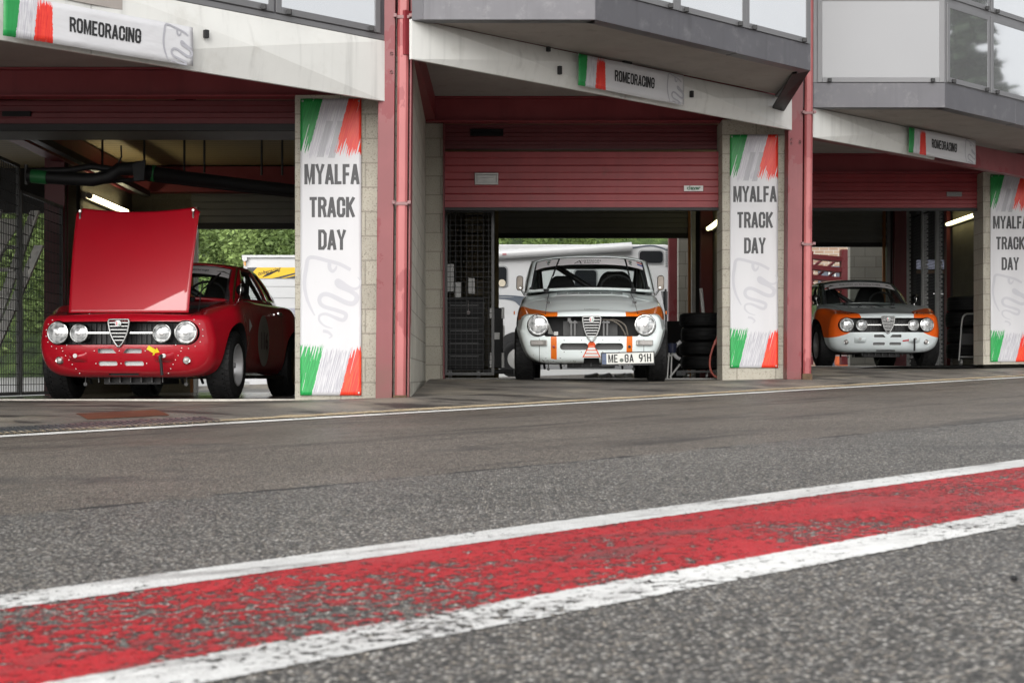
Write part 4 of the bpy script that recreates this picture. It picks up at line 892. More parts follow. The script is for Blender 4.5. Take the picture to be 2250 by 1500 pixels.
def body_mesh(K):
    rings = []
    def ring(y, inset=0, sc=1.):
        H, w, zb, zt = half_profile(K, max(y, K.r) if y < K.L / 2 else min(y, K.L - K.r)); zc = (zb + zt) / 2; hh = (zt - zb) / 2
        kx = (1 - inset / w) * sc; kz = (1 - inset * .8 / hh) * sc
        pts = [(p.x * kx, zc + (p.y - zc) * kz) for p in H]; full = pts + [(-a, b) for a, b in pts[-2:0:-1]]
        out = []
        for a, b in full:
            if y < K.L / 2: yy = front_y(K, a, b, y)
            else: yy = y - (sstep(K.L - .8, K.L, y)) * (.16 * a * a + .10 * max(0, (.55 - b) / .3))
            out.append((a, yy, b))
        rings.append(out)
    for s in (.02, .2, .4, .6, .75, .88): ring(0, K.r, s)
    for i in range(7): ph = i / 6 * PI / 2; ring(K.r * (1 - math.cos(ph)), K.r * (1 - math.sin(ph)))
    n = 56
    for i in range(1, n): ring(K.r + (K.L - 2 * K.r) * i / n)
    for i in range(7): ph = i / 6 * PI / 2; ring(K.L - K.r * (1 - math.sin(ph)), K.r * (1 - math.cos(ph)))
    for s in (.8, .5, .2, .02): ring(K.L, K.r, s)
    mb = MB(); m = len(rings[0])
    mb.add([p for r in rings for p in r], [(i * m + j, i * m + (j + 1) % m, (i + 1) * m + (j + 1) % m, (i + 1) * m + j) for i in range(len(rings) - 1) for j in range(m)] + [tuple(range(m))[::-1], tuple(range((len(rings) - 1) * m, len(rings) * m))])
    return mb
def cutter(fn, mat):
    mb = MB(); fn(mb); o = mb.build('cutter', mat); bm = bmesh.new(); bm.from_mesh(o.data)
    bmesh.ops.remove_doubles(bm, verts=bm.verts, dist=1e-5); bmesh.ops.dissolve_degenerate(bm, edges=bm.edges, dist=1e-6); bmesh.ops.recalc_face_normals(bm, faces=bm.faces); bm.to_mesh(o.data); bm.free(); return o
def line_recess(o, K):        # the opening behind the grille and lamps is black
    me = o.data; k = me.materials.find(HOLE.name)
    if k < 0: me.materials.append(HOLE); k = len(me.materials) - 1
    for p in me.polygons:
        x, y, z = p.center
        if abs(x) < .645 and .43 < z < .665 and y < .30 and y - front_y(K, x, z) > .012 and not (z > .60 and p.normal.z > .15): p.material_index = k
def rrect(cx, cz, w_, h_, r, n=5):
    P = []
    for sx, sz, a0 in ((1, 1, 0), (-1, 1, 90), (-1, -1, 180), (1, -1, 270)):
        for i in range(n + 1):
            a = R(a0 + 90 * i / n); P.append((cx + sx * (w_ / 2 - r) + r * math.cos(a), cz + sz * (h_ / 2 - r) + r * math.sin(a)))
    return P
def headlight(t, x, z, y, r, ry):
    mb = MB(); mb.lathe([(.05, r * .99), (-.004, r), (-.016, r * .975), (-.018, r * .92), (-.006, r * .885), (.004, r * .87)], 'y', (0, 0, 0), 40)
    h = mb.build('headlight', CHROME, t, smooth=50); h.location = (x, y, z); h.rotation_euler = (0, 0, ry)
    mb = MB(); mb.lathe([(.004, r * .885), (.002, r * .86), (.006, r * .80)], 'y', (0, 0, 0), 40); mb.build('gasket', BLACK, h)
    mb = MB(); mb.lathe([(.000, r * .86), (-.008, r * .7), (-.014, r * .45), (-.017, r * .2), (-.018, 0)], 'y', (0, 0, 0), 40); mb.build('lens', LENS, h, smooth=60)
def wheel(t, x, y, r, w_, ri, rim, side, flat_face=False):
    mb = MB(); mb.lathe(tyre_profile(r, w_, ri), 'x', (0, 0, 0), 56); rnd = random.Random(1)
    nb = 40
    wl = mb.build('wheel', RUBBER, t, smooth=38); wl.location = (x, y, r)
    mb = MB()
    for i in range(nb):       # tread blocks across the crown
        a = 2 * PI * i / nb
        for s in (-1, 1):
            for k in range(2):
                xx = s * w_ * (.16 + .17 * k); da = s * .03 + k * .06; aa = a + da
                c, s_ = math.cos(aa), math.sin(aa); mb.T = Matrix(((1, 0, 0, xx), (0, c, -s_, 0), (0, s_, c, 0), (0, 0, 0, 1)))
                mb.box(-w_ * .07, w_ * .07, -.016, .016, r - .004, r + .003)
    mb.T = None; mb.build('tread_pattern', RUBBER, wl)
    h = w_ / 2 * side; mb = MB()
    mb.lathe([(h * .90, ri + .004), (h * .94, ri - .004), (h * .86, ri - .014), (h * .3, ri - .022), (h * .22, ri - .03), (h * .26, .07), (h * .42, .055), (h * .46, .0)], 'x', (0, 0, 0), 40)
    rm = mb.build('rim', rim, wl, smooth=40)
    mb = MB()
    for i in range(8):
        a = 2 * PI * i / 8; c, s_ = math.cos(a), math.sin(a); mb.T = Matrix(((1, 0, 0, 0), (0, c, -s_, 0), (0, s_, c, 0), (0, 0, 0, 1))); mb.hexa([(h * .22, -.014, .05), (h * .38, -.014, .05), (h * .38, .014, .05), (h * .22, .014, .05)], [(h * .2, -.022, ri - .02), (h * .42, -.022, ri - .02), (h * .42, .022, ri - .02), (h * .2, .022, ri - .02)])
    mb.T = None; mb.build('spokes', rim, wl)
def heart(t, y, zt, zb, wd, nb, K, badge_z):
    H = zt - zb; hw = wd / 2
    out = [(-hw + .018, zt), (-hw + .004, zt - .006), (-hw, zt - .022), (-hw + .004, zt - H * .25), (-hw * .78, zt - H * .55), (-hw * .45, zt - H * .82), (-.012, zb + .004), (0, zb)]
    full = out + [(-a, b) for a, b in out[-2::-1]]
    pth = catmull([Vector((a, y, b)) for a, b in full], 5, closed=True); pth.append(pth[0])
    gr = None; mb = MB(); mb.tube([(p.x, p.y - .012, p.z) for p in pth], .0085, 8, cap=False)
    gr = mb.build('grille', GRCH, t, smooth=60)
    mb = MB()
    for i in range(nb):
        z = zt - H * (.12 + .78 * i / nb); wz = hw
        pts = sorted(out, key=lambda p: -p[1])
        for (a0, b0), (a1, b1) in zip(pts, pts[1:]):
            if b1 <= z <= b0: wz = abs(a0 + (a1 - a0) * (b0 - z) / (b0 - b1 + 1e-9))
        mb.prof([(y - .014, z - .003), (y - .002, z - .005), (y - .002, z + .004), (y - .014, z + .0035)], -wz + .003, wz - .003)
    mb.build('grille_bar', GRCH, gr)
    mb = MB(); mb.plate([(a * .98, b) for a, b in full], y + .012, y + .018); mb.build('backing', HOLE, gr)
    mb = MB(); mb.lathe([(.012, .024), (-.004, .0265), (-.009, .0255), (-.009, .0225)], 'y', (0, 0, 0), 24); mb.lathe([(-.0085, .0228), (-.0095, .012), (-.0095, 0)], 'y', (0, 0, 0), 24)
    b = mb.build('badge', BADGE, t, smooth=40); b.location = (0, y - .022, badge_z)
def greenhouse(t, K, paint):
    (yb, bb, wb, zb), (yt, bt, wt, zt) = K.ws0, K.ws1; (ry0, rb0, rw0, rz0), (ry1, rb1, rw1, rz1) = K.rs0, K.rs1   # rear: 0 = base, 1 = top
    Lp = lambda a, b, k: a + (b - a) * k
    base = lambda u: Vector((u * wb, yb + bb * u * u, zb - .02 * u * u)); top = lambda u: Vector((u * wt, yt + bt * u * u, zt - K.drop * u ** 4 - .012 * u * u))
    rbase = lambda u: Vector((u * rw0, ry0 - rb0 * u * u, rz0)); rtop = lambda u: Vector((u * rw1, ry1 - rb1 * u * u, rz1 - K.drop * u ** 4 - .012 * u * u))
    def ws(u, v): a = base(u).lerp(top(u), v); a.y -= .02 * 4 * v * (1 - v); a.z += .015 * 4 * v * (1 - v); return a
    def rs(u, v): a = rbase(u).lerp(rtop(u), v); a.y += .03 * 4 * v * (1 - v); return a
    def roof(u, v):
        a = top(u).lerp(rtop(u), v); a.z += K.crown * math.sin(PI * (v * .92 + .04)) * (1 - .25 * u * u); a.y -= .02 * (1 - v) * (1 - u * u) * 0; return a
    def side(sg):
        b0, b1, t0, t1 = base(sg), rbase(sg), roof(sg, 0), roof(sg, 1)
        def f(u, v):
            a = b0.lerp(b1, u); c = roof(sg, u); a.x = sg * (abs(a.x) + K.belt * math.sin(PI * u)); a.z = Lp(b0.z, b1.z, u) - .005; p = a.lerp(c, v); p.x += sg * .018 * 4 * v * (1 - v); return p
        return f
    def framed(fn, wins, nu, nv, nm, gm, par, skip_glass=False):
        us = sorted(set([round(i / nu, 4) for i in range(nu + 1)] + [a for w_ in wins for a in w_[:2]])); vs = sorted(set([round(i / nv, 4) for i in range(nv + 1)] + [a for w_ in wins for a in w_[2:]]))
        mbf, mbg = MB(), [MB() for _ in wins]
        for i in range(len(us) - 1):
            for j in range(len(vs) - 1):
                uc, vc = (us[i] + us[i + 1]) / 2, (vs[j] + vs[j + 1]) / 2; tgt = mbf
                for k, w_ in enumerate(wins):
                    if w_[0] < uc < w_[1] and w_[2] < vc < w_[3]: tgt = mbg[k]
                tgt.add([fn(us[i], vs[j]), fn(us[i + 1], vs[j]), fn(us[i + 1], vs[j + 1]), fn(us[i], vs[j + 1])], [(0, 1, 2, 3)])
        for m_ in [mbf] + mbg:      # weld
            key = {}; nv_ = []; mp = []
            for p in m_.v:
                k = tuple(round(c, 5) for c in p)
                if k not in key: key[k] = len(nv_); nv_.append(p)
                mp.append(key[k])
            m_.v = nv_; m_.f = [tuple(mp[i] for i in f) for f in m_.f]
        f = mbf.build(nm, paint, par, smooth=50, solid=.028)
        for k, w_ in enumerate(wins):
            g = mbg[k].build('window_glass', CGLASS, f, smooth=60)
            pts = [fn(w_[0] + (w_[1] - w_[0]) * i / 12, w_[2]) for i in range(12)] + [fn(w_[1], w_[2] + (w_[3] - w_[2]) * i / 8) for i in range(8)] + [fn(w_[1] - (w_[1] - w_[0]) * i / 12, w_[3]) for i in range(12)] + [fn(w_[0], w_[3] - (w_[3] - w_[2]) * i / 8) for i in range(9)]
            m_ = MB(); m_.tube(pts, K.trim, 6, cap=False); m_.build('window_rubber', TRIM, f, smooth=60)
        return f
    W0 = lambda u, v: ws(2 * u - 1, v)
    framed(W0, [(.035, .965, .035, .945)], 16, 8, 'windscreen_frame', None, t)
    framed(lambda u, v: rs(2 * u - 1, v), [(.035, .965, .06, .94)], 14, 6, 'rear_window_frame', None, t)
    for sg in (-1, 1): framed(side(sg), [(.09, .56, .10, .90), (.60, .84, .14, .88)], 18, 6, 'side_frame', None, t)
    mb = MB(); mb.grid(lambda u, v: roof(2 * u - 1, v), 18, 14); mb.build('roof', paint, t, smooth=60, solid=.02)
    for sg in (-1, 1):
        mb = MB(); mb.tube([roof(sg, k / 10) + Vector((0, 0, -.006)) for k in range(11)], .012, 6); mb.tube([ws(sg, k / 8) for k in range(9)], .016, 8); mb.build('rain_gutter', K.gutter, t, smooth=50)
    # sun strip along the top of the screen
    st = MB(); vv = lambda u: K.sv - .10 * (abs(2 * u - 1)) ** 4
    def sf(u, v):
        uu = .045 + .91 * u; p = W0(uu, vv(uu) + (.935 - vv(uu)) * v); p.y -= .006; return p
    st.grid(sf, 24, 4); s_ = st.build('sun_strip', STRIPW, t, smooth=60)
    hgt = (W0(.5, .935) - W0(.5, vv(.5))).length; wid = 2 * Lp(wb, wt, .85) * .91
    def tf(x, y):
        p = sf(.5 + x / wid, max(0, min(1, y / hgt))); p.y -= .003; return p
    K.text(s_, tf, hgt)
    # cabin: dark floor panel, dashboard, seats, cage, wheel
    mb = MB(); mb.add([(base(-1).x + .03, yb + bb, zb + .004), (0, yb + .02, zb + .008), (wb - .03, yb + bb, zb + .004), (rw0 - .03, ry0 - rb0, rz0 + .004), (-rw0 + .03, ry0 - rb0, rz0 + .004)], [(0, 1, 2, 3, 4)]); mb.build('dashboard', CABIN, t)
    for sx in (-1, 1):
        hgt_ = K.seat[0] if sx > 0 else K.seat[1]; cx = sx * K.seatx; y0 = K.seaty
        ks = 1. if sx > 0 else .78
        out = [(-.25, 0), (-.215, hgt_ * .3), (-.165, hgt_ * .75), (-.13, hgt_ * .94), (-.08, hgt_), (.08, hgt_), (.13, hgt_ * .94), (.165, hgt_ * .75), (.215, hgt_ * .3), (.25, 0)]; out = [(a * ks, b) for a, b in out]
        mb = MB(); mb.plate([(cx + a, zb + b) for a, b in out], y0, y0 + .12); mb.build('seat', CLOTH, t, bevel=.03, smooth=50)
    mb = MB(); r = .021
    for sx in (-1, 1): mb.tube([(sx * wb * .93, yb + .16, zb), (sx * wt * .92, yt + .08, zt - .06), (sx * wt * .92, ry1 - .3, zt - .05), (sx * wt * .90, ry1 - .28, zb)], r, 8); mb.tube([(sx * wt * .9, ry1 - .28, zt - .07), (sx * rw0 * .8, ry0 - .1, zb)], r, 8)
    mb.tube([(-wt * .92, yt + .10, zt - .05), (wt * .92, yt + .10, zt - .05)], r * 1.1, 8); mb.tube([(-wt * .92, ry1 - .3, zt - .05), (wt * .92, ry1 - .3, zt - .05)], r, 8)
    mb.tube([(-wt * .62, ry1 - .31, zt - .03), (wt * .30, ry1 - .35, zb)], r * 1.5, 8); mb.build('roll_cage', CAGE, t, smooth=50)
    mb = MB(); mb.tube([(K.seatx + .18 * math.cos(a), yb + .42 + .06 * math.sin(a), zb + .02 + .16 * math.sin(a)) for a in [2 * PI * i / 24 for i in range(25)]], .013, 6); mb.build('steering_wheel', BLACK, t, smooth=50)
    # wipers parked pointing up
    for sx, tip, ln in K.wipers:
        mb = MB(); u0 = .5 + sx / (2 * wb); p0 = W0(u0, -.03) + Vector((0, -.02, 0)); u1 = .5 + tip / (2 * wb); p1 = W0(u1, ln) + Vector((0, -.035, 0)); pm_ = p0.lerp(p1, .5) + Vector((0, -.02, 0))
        mb.tube([p0, pm_, p1], .006, 6); a = W0(.5 + (tip * .55 + sx * .45) / (2 * wb), ln * .45) + Vector((0, -.014, 0)); b = W0(.5 + (tip * 1.0) / (2 * wb) + .004, min(ln * 1.05, .93)) + Vector((0, -.016, 0)); mb.tube([a, b], .009, 5); mb.lathe([(-.01, .0), (-.01, .022), (.03, .03)], 'z', p0, 10); mb.build('wiper', BLACK, t, smooth=50)
    return W0
def mirror(t, x, y, z, kind, sg):
    if kind == 'tall':
        mb = MB(); mb.plate(rrect(0, 0, .072, .155, .03), -.03, .0); m_ = mb.build('mirror', MIRB, t, bevel=.008, smooth=45); m_.location = (x, y, z)
        mb = MB(); mb.lathe([(-.034, 0), (-.036, .012), (-.03, .014)], 'y', (sg * -.01, 0, -.045), 10); mb.build('pivot', CHROME, m_); mb = MB(); mb.tube([(sg * -.01, -.02, -.06), (-sg * .05, .02, -.125), (-sg * .07, .03, -.135)], .009, 8); mb.build('arm', CHROME, m_)
    else:
        mb = MB(); mb.lathe([(-.05, 0), (-.045, .03), (-.02, .05), (.012, .056), (.02, .05), (.02, 0)], 'y', (0, 0, 0), 20); m_ = mb.build('mirror', BLK2, t, smooth=40); m_.location = (x, y, z)
        mb = MB(); mb.tube(catmull([(0, -.04, .05), (-sg * .0, -.055, -.02), (-sg * .02, -.03, -.08), (-sg * .05, -.03, -.12)], 5), .008, 8); mb.build('arm', CHROME, m_, smooth=50)
def underside(t, K, mat=DSTEEL):
    mb = MB(); mb.box(-.42, .42, .5, 1.3, K.zmin + .0, .35); mb.box(-.24, .24, .35, .9, K.zmin - .045, K.zmin + .05); mb.tube([(-.62, .72, .2), (.62, .72, .2)], .03, 8)
    for sx in (-.5, -.33, .3, .47): mb.tube([(sx, .6, .30), (sx + .03, .72, .13)], .012, 6)
    mb.box(-.18, .18, 2.0, 3.6, K.zmin + .02, .4); mb.box(-.6, .6, 1.0, 3.6, .28, .4); mb.lathe([(-.12, 0), (-.12, .1), (.12, .1), (.12, 0)], 'x', (0, K.ax[1], .27), 16); mb.tube([(-.6, K.ax[1], .28), (.6, K.ax[1], .28)], .045, 10); mb.build('underside', BLACK, t)
    mb = MB()
    for i in range(7): mb.box(-.27 + .09 * i - .004, -.27 + .09 * i + .004, .30, .34, K.zmin - .03, K.zmin + .015)
    for sx in (-.43, .43): mb.tube([(sx, .45, .22), (sx, .45, .13)], .006, 6); mb.lathe([(-.012, .0), (-.012, .016), (.012, .016), (.012, 0)], 'y', (sx, .45, .125), 10)
    mb.build('bracket', DSTEEL, t)

# ---- coupe with four round lights
def coupe(label, loc, rz, col, opened):
    K = Spec(); K.L = 4.02; K.r = .085; K.zm = .45; K.q = (.62, .86, .965); K.bow = .16; K.bow2 = .34; K.under = .13; K.lip = .35; K.zg = .42; K.zl = .645; K.zmin = .17; K.ax = (.73, 3.08)
    K.keys = curve1([(0, .725, .185, .685, .695), (.35, .79, .18, .735, .735), (.73, .835, .18, .80, .785), (1.1, .80, .18, .85, .845), (1.4, .775, .17, .878, .878), (2.2, .77, .17, .885, .885), (2.75, .79, .17, .885, .895), (3.08, .835, .18, .88, .90), (3.6, .75, .22, .84, .875), (4.02, .66, .28, .78, .80)])
    t = thing('racing_coupe', label, 'car', loc, rz, None); paint = PAINT[col]
    fy = lambda x, z: front_y(K, x, z)
    body = body_mesh(K).build('body', [paint], None, smooth=40)
    gm = MESHM if col == 'red' else MESHD
    cs = [cutter(lambda m_: m_.plate(rrect(0, .540, 1.16, .190, .05), -.2, .20), HOLE)]
    for sx in (-1, 1): cs.append(cutter(lambda m_: m_.lathe([(-.3, 0), (-.3, .101), (.26, .101), (.26, 0)], 'y', (sx * .53, 0, .545), 36), HOLE))
    for sx in (-1, 1):
        cs.append(cutter(lambda m_: m_.plate([(sx * .028, .378), (sx * .175, .378), (sx * .18, .385), (sx * .18, .408), (sx * .175, .414), (sx * .058, .414)], -.2, .055), gm))
        cs.append(cutter(lambda m_: m_.plate(rrect(sx * .108, .295, .155, .036, .014), -.2, .062), gm))
        for y in K.ax: cs.append(cutter(lambda m_, y=y: m_.lathe([(sx * .50, 0), (sx * .50, .335), (sx * 1.1, .345), (sx * 1.1, 0)], 'x', (0, y, .31), 40), HOLE))
    if opened: cs.append(cutter(lambda m_: m_.prism([(-.53, .26), (.53, .26), (.56, 1.16), (-.56, 1.16)], .52, 1.1), ENG))
    cs.append(cutter(lambda m_: m_.plate(rrect(0, .205, .25, .018, .006), -.2, .14), HOLE))
    cut(body, cs, 34); line_recess(body, K); body.parent = t
    for sx in (-1, 1):
        headlight(t, sx * .53, .545, fy(sx * .53, .545) - .004, .094, sx * .10); headlight(t, sx * .342, .540, fy(sx * .342, .54) + .012, .079, sx * .05)
        # small round indicator
        x, z = sx * .525, .322; y = fy(x, z); mb = MB(); mb.lathe([(.02, .033), (-.012, .033), (-.02, .028), (-.018, .024)], 'y', (0, 0, 0), 24); i_ = mb.build('indicator', CHROME, t, smooth=40); i_.location = (x, y, z); i_.rotation_euler.z = sx * .35
        mb = MB(); mb.lathe([(-.016, .025), (-.024, .016), (-.026, 0)], 'y', (0, 0, 0), 20); mb.build('lens', AMBER, i_, smooth=60)
        # bumper bracket blister
        x, z = sx * .355, .345; y = fy(x, z); mb = MB(); mb.grid(lambda u, v: ((lambda a, b, h: (x + a, fy(x + a, z + b) + .004 - h, z + b))((u - .5) * .165, (v - .5) * .085, .045 * max(0, math.sin(PI * u)) ** .8 * max(0, math.sin(PI * v)) ** .7)), 16, 10); mb.build('bracket_blister', paint, t, smooth=60)
        mb = MB(); mb.lathe([(.01, .017), (-.006, .017), (-.008, 0)], 'y', (x + sx * .01, y - .044, z + .012), 16); mb.build('bolt_cap', SIGNW if (col == 'red') else STEEL, t)
        zz = .543; mb = MB(); ya = fy(.2, zz) + .005; mb.prof([(ya - .006, zz - .006), (ya + .004, zz - .006), (ya + .004, zz + .006), (ya - .006, zz + .006)], *sorted((sx * .085, sx * .268))); mb.build('chrome_bar', CHROME, t)
    heart(t, fy(0, .54) - .004, .650, .432, .170, 6 if col == 'red' else 9, K, .618)
    mb = MB(); mb.plate(rrect(0, .54, 1.02, .17, .03), .17, .18); 
    for i in range(24): mb.box(-.5 + i * .042, -.5 + i * .042 + .006, .150, .168, .46, .62)
    mb.build('radiator', M('radiator_black', (.02, .02, .021), .5), t)
    # tow strap and arrow
    x, z = .372, .345; y = fy(x, z) - .06; mb = MB(); mb.tube(catmull([(x - .01, y + .03, z + .01), (x - .03, y - .01, z + .005), (x - .025, y + .0, z - .05), (x - .022, y + .02, z - .145)], 5), .013, 6); mb.build('tow_strap', BLACK, t, smooth=50)
    def arrow(p, q, wd, mat):
        p, q = Vector(p), Vector(q); d = (q - p).normalized(); n = Vector((-d.y, d.x)); h = wd * 1.6
        pts = [p + n * wd / 2, p - n * wd / 2, q - d * h - n * wd / 2, q - d * h - n * wd, q, q - d * h + n * wd, q - d * h + n * wd / 2]
        for k, (gw, off, mt) in enumerate(((1.0, .006, mat),)):
            mb = MB(); mb.add([(a.x, fy(a.x, a.y) - off, a.y) for a in pts], [(0, 1, 2, 6), (3, 4, 5)]); mb.build('arrow_sticker', mt, t, solid=.001)
    if col == 'red': arrow((.232, .425), (.335, .362), .036, M('yellow_sticker', (.72, .58, .01), .4))
    else: arrow((.20, .332), (.30, .343), .018, M('red_sticker', (.50, .01, .02), .4))
    # rivets round the nose and along the wing join
    mb = MB()
    def rivet(x, z, y=None, up=False):
        if up: mb.lathe([(-.004, .004), (.003, .0037), (.004, 0)], 'z', (x, y, z), 8)
        else: mb.lathe([(.006, .0048), (-.003, .0045), (-.004, 0)], 'y', (x, fy(x, z), z), 8)
    if col == 'red':
        for sx in (-1, 1):
            for k in range(9): a = R(62 - 26 * k * .92); rivet(sx * (.53 + .125 * math.cos(a)), .54 + .125 * math.sin(a))
            for k in range(6): rivet(sx * (.49 - .024 * k), .395 - .036 * k)
            for k in range(18):
                y = .30 + .055 * k; w_, zb_, zf_, zh_ = K.keys(y); x = sx * .93 * w_; rivet(x, zf_ - .035, front_y(K, x, zf_ - .03, y), True)
        for zz in (.396, .294):
            for x in (-.21, 0, .21): rivet(x, zz)
    mb.build('rivets', DCHROME, t, smooth=60)
    # open bonnet: hinged at the nose, leaning back
    if opened:
        def bon(u, v):
            x = (u - .5) * (1.00 + .05 * v); q = abs(2 * u - 1)
            h = .90 * v - .045 * (1 - q * q) * (v ** 6) ; 
            if v > .93: h -= .05 * max(0, (q - .90) / .10) * (v - .93) / .07
            return (x + .02, .185 + .30 * v * v * .35 + .17 * v - .02 * (1 - q * q), .712 + h)
        mb = MB(); mb.grid(bon, 40, 40); bo = mb.build('bonnet', paint, t, smooth=60, solid=.012)
        for u in (.035, .955):
            p = Vector(bon(u, .955)); mb = MB(); mb.tube([p + Vector((0, -.018, .02)), p + Vector((0, -.03, -.03)), p + Vector((0, -.016, -.075))], .008, 6); mb.lathe([(-.03, 0), (-.03, .011), (-.012, .013)], 'y', p + Vector((0, 0, .015)), 12); mb.lathe([(-.03, .010), (-.03, .017), (-.012, .017)], 'y', p + Vector((0, 0, -.082)), 12); mb.build('bonnet_catch', DCHROME, bo)
        mb = MB(); mb.tube([(.50, .55, .72), (.48, .8, 1.02)], .005, 6); mb.tube([(.2, 1.05, .80), (.55, 1.0, .80)], .012, 8); mb.tube([(.3, .9, .78), (.45, 1.1, .81)], .015, 8); mb.box(-.3, .3, .4, 1.0, .53, .66); mb.build('engine', DSTEEL, t)
    K.ws0 = (1.17, .20, .60, .878); K.ws1 = (1.74, .13, .515, 1.225); K.rs0 = (3.32, .14, .60, .895); K.rs1 = (2.78, .10, .50, 1.225); K.drop = .03; K.crown = .035; K.belt = .075; K.trim = .009; K.sv = .70
    K.gutter = M('gutter_' + col, (.22, .17, .08) if col == 'red' else (.16, .17, .12), .25, .7); K.seat = (.30, .28); K.seatx = .30; K.seaty = 2.3; K.wipers = ((-.30, -.52, .72), (.36, .42, .20)) if col != 'red' else ((.28, .46, .72), (-.3, -.1, .6))
    def text(s_, tf, h):
        mb = MB()
        if col == 'red':
            textmesh(mb, 'youngtimer glockencup', .052, lambda x, y: tf(x + .02, y + h * .42), .02, xs=1.0, align='CENTER', shear=.2) if 0 else textmesh(mb, 'kencup', .055, lambda x, y: tf(x + .13, y + h * .42), .02, xs=1.1, align='LEFT', shear=.2)
            mb.ribbon([(.37, h * .5), (.43, h * .6), (.50, h * .42)], [.004, .02, .004], lambda a, b: tf(a, b))
        else:
            textmesh(mb, 'FHR HTGT um die Dunlop Trophy', .040, lambda x, y: tf(x, y + h * .45), .025, xs=1.0)
            for sx in (-1, 1): mb.ribbon([(sx * .36, h * .50), (sx * .40, h * .58), (sx * .45, h * .40)], [.005, .03, .005], lambda a, b: tf(a, b))
        mb.build('lettering', INK, s_)
        if col != 'red':
            mb = MB(); mb.add([tf(-.455 + .03 * math.cos(2 * PI * i / 16), h * .08 + .022 * math.sin(2 * PI * i / 16) + .03) for i in range(16)], [tuple(range(16))]); mb.build('race_sticker', M('red_round_sticker', (.65, .02, .015), .4), s_)
    K.text = text
    roofp = paint if col == 'red' else M('dark_green_grey_paint', (.075, .09, .085), .25, 0, .1, coat=.6)
    greenhouse(t, K, roofp)
    for sx in (-1, 1):
        mirror(t, sx * .70, 1.30, .96, 'round', sx)
        rim = SILV; rim2 = GOLD
        wheel(t, sx * .695, K.ax[0], .288, .235, .178, rim, sx); wheel(t, sx * .70, K.ax[1], .288, .25, .178, rim2, sx)
    underside(t, K)
    if col == 'red':
        for sx in (1,):
            mb = MB(); mb.lathe([(0, 0), (0, .235)], 'x', (0, 0, 0), 40); o = mb.build('roundel', M('faded_roundel', (.24, .225, .20), .3, 0, .3, 12), t); o.location = (K.keys(2.0)[0] * sx * 1.001 + .004, 1.85, .52)
            mb = MB(); textmesh(mb, '116', .22, lambda x, y: (.006, x, y - .075), .02); mb.build('lettering', M('faded_number', (.05, .012, .015), .4), o)
            mb = MB(); mb.box(-.012, .012, -.07, .07, -.012, .012); o = mb.build('door_handle', CHROME, t, bevel=.004); o.location = (.775, 2.55, .80)
            mb = MB(); mb.lathe([(0, 0), (0, .07)], 'x', (0, 0, 0), 3); o = mb.build('clover_sticker', M('white_sticker', (.5, .5, .5), .4), t); o.location = (K.keys(1.22)[0] + .006, 1.22, .64)
            mb = MB(); mb.box(.76, .775, 1.15, 2.75, .17, .20); mb.build('sill', BLK2, t)
    return t
RC = coupe('red racing coupe with its bonnet tipped open', (-3.185, 12.55, FL), R(3.4), 'red', True); RC.rotation_euler.z = -R(3.4)
coupe('pale grey racing coupe with orange nose corners and four round lights', (px_x(1951, 20.35), 20.35, FR), 0, 'orange', False)

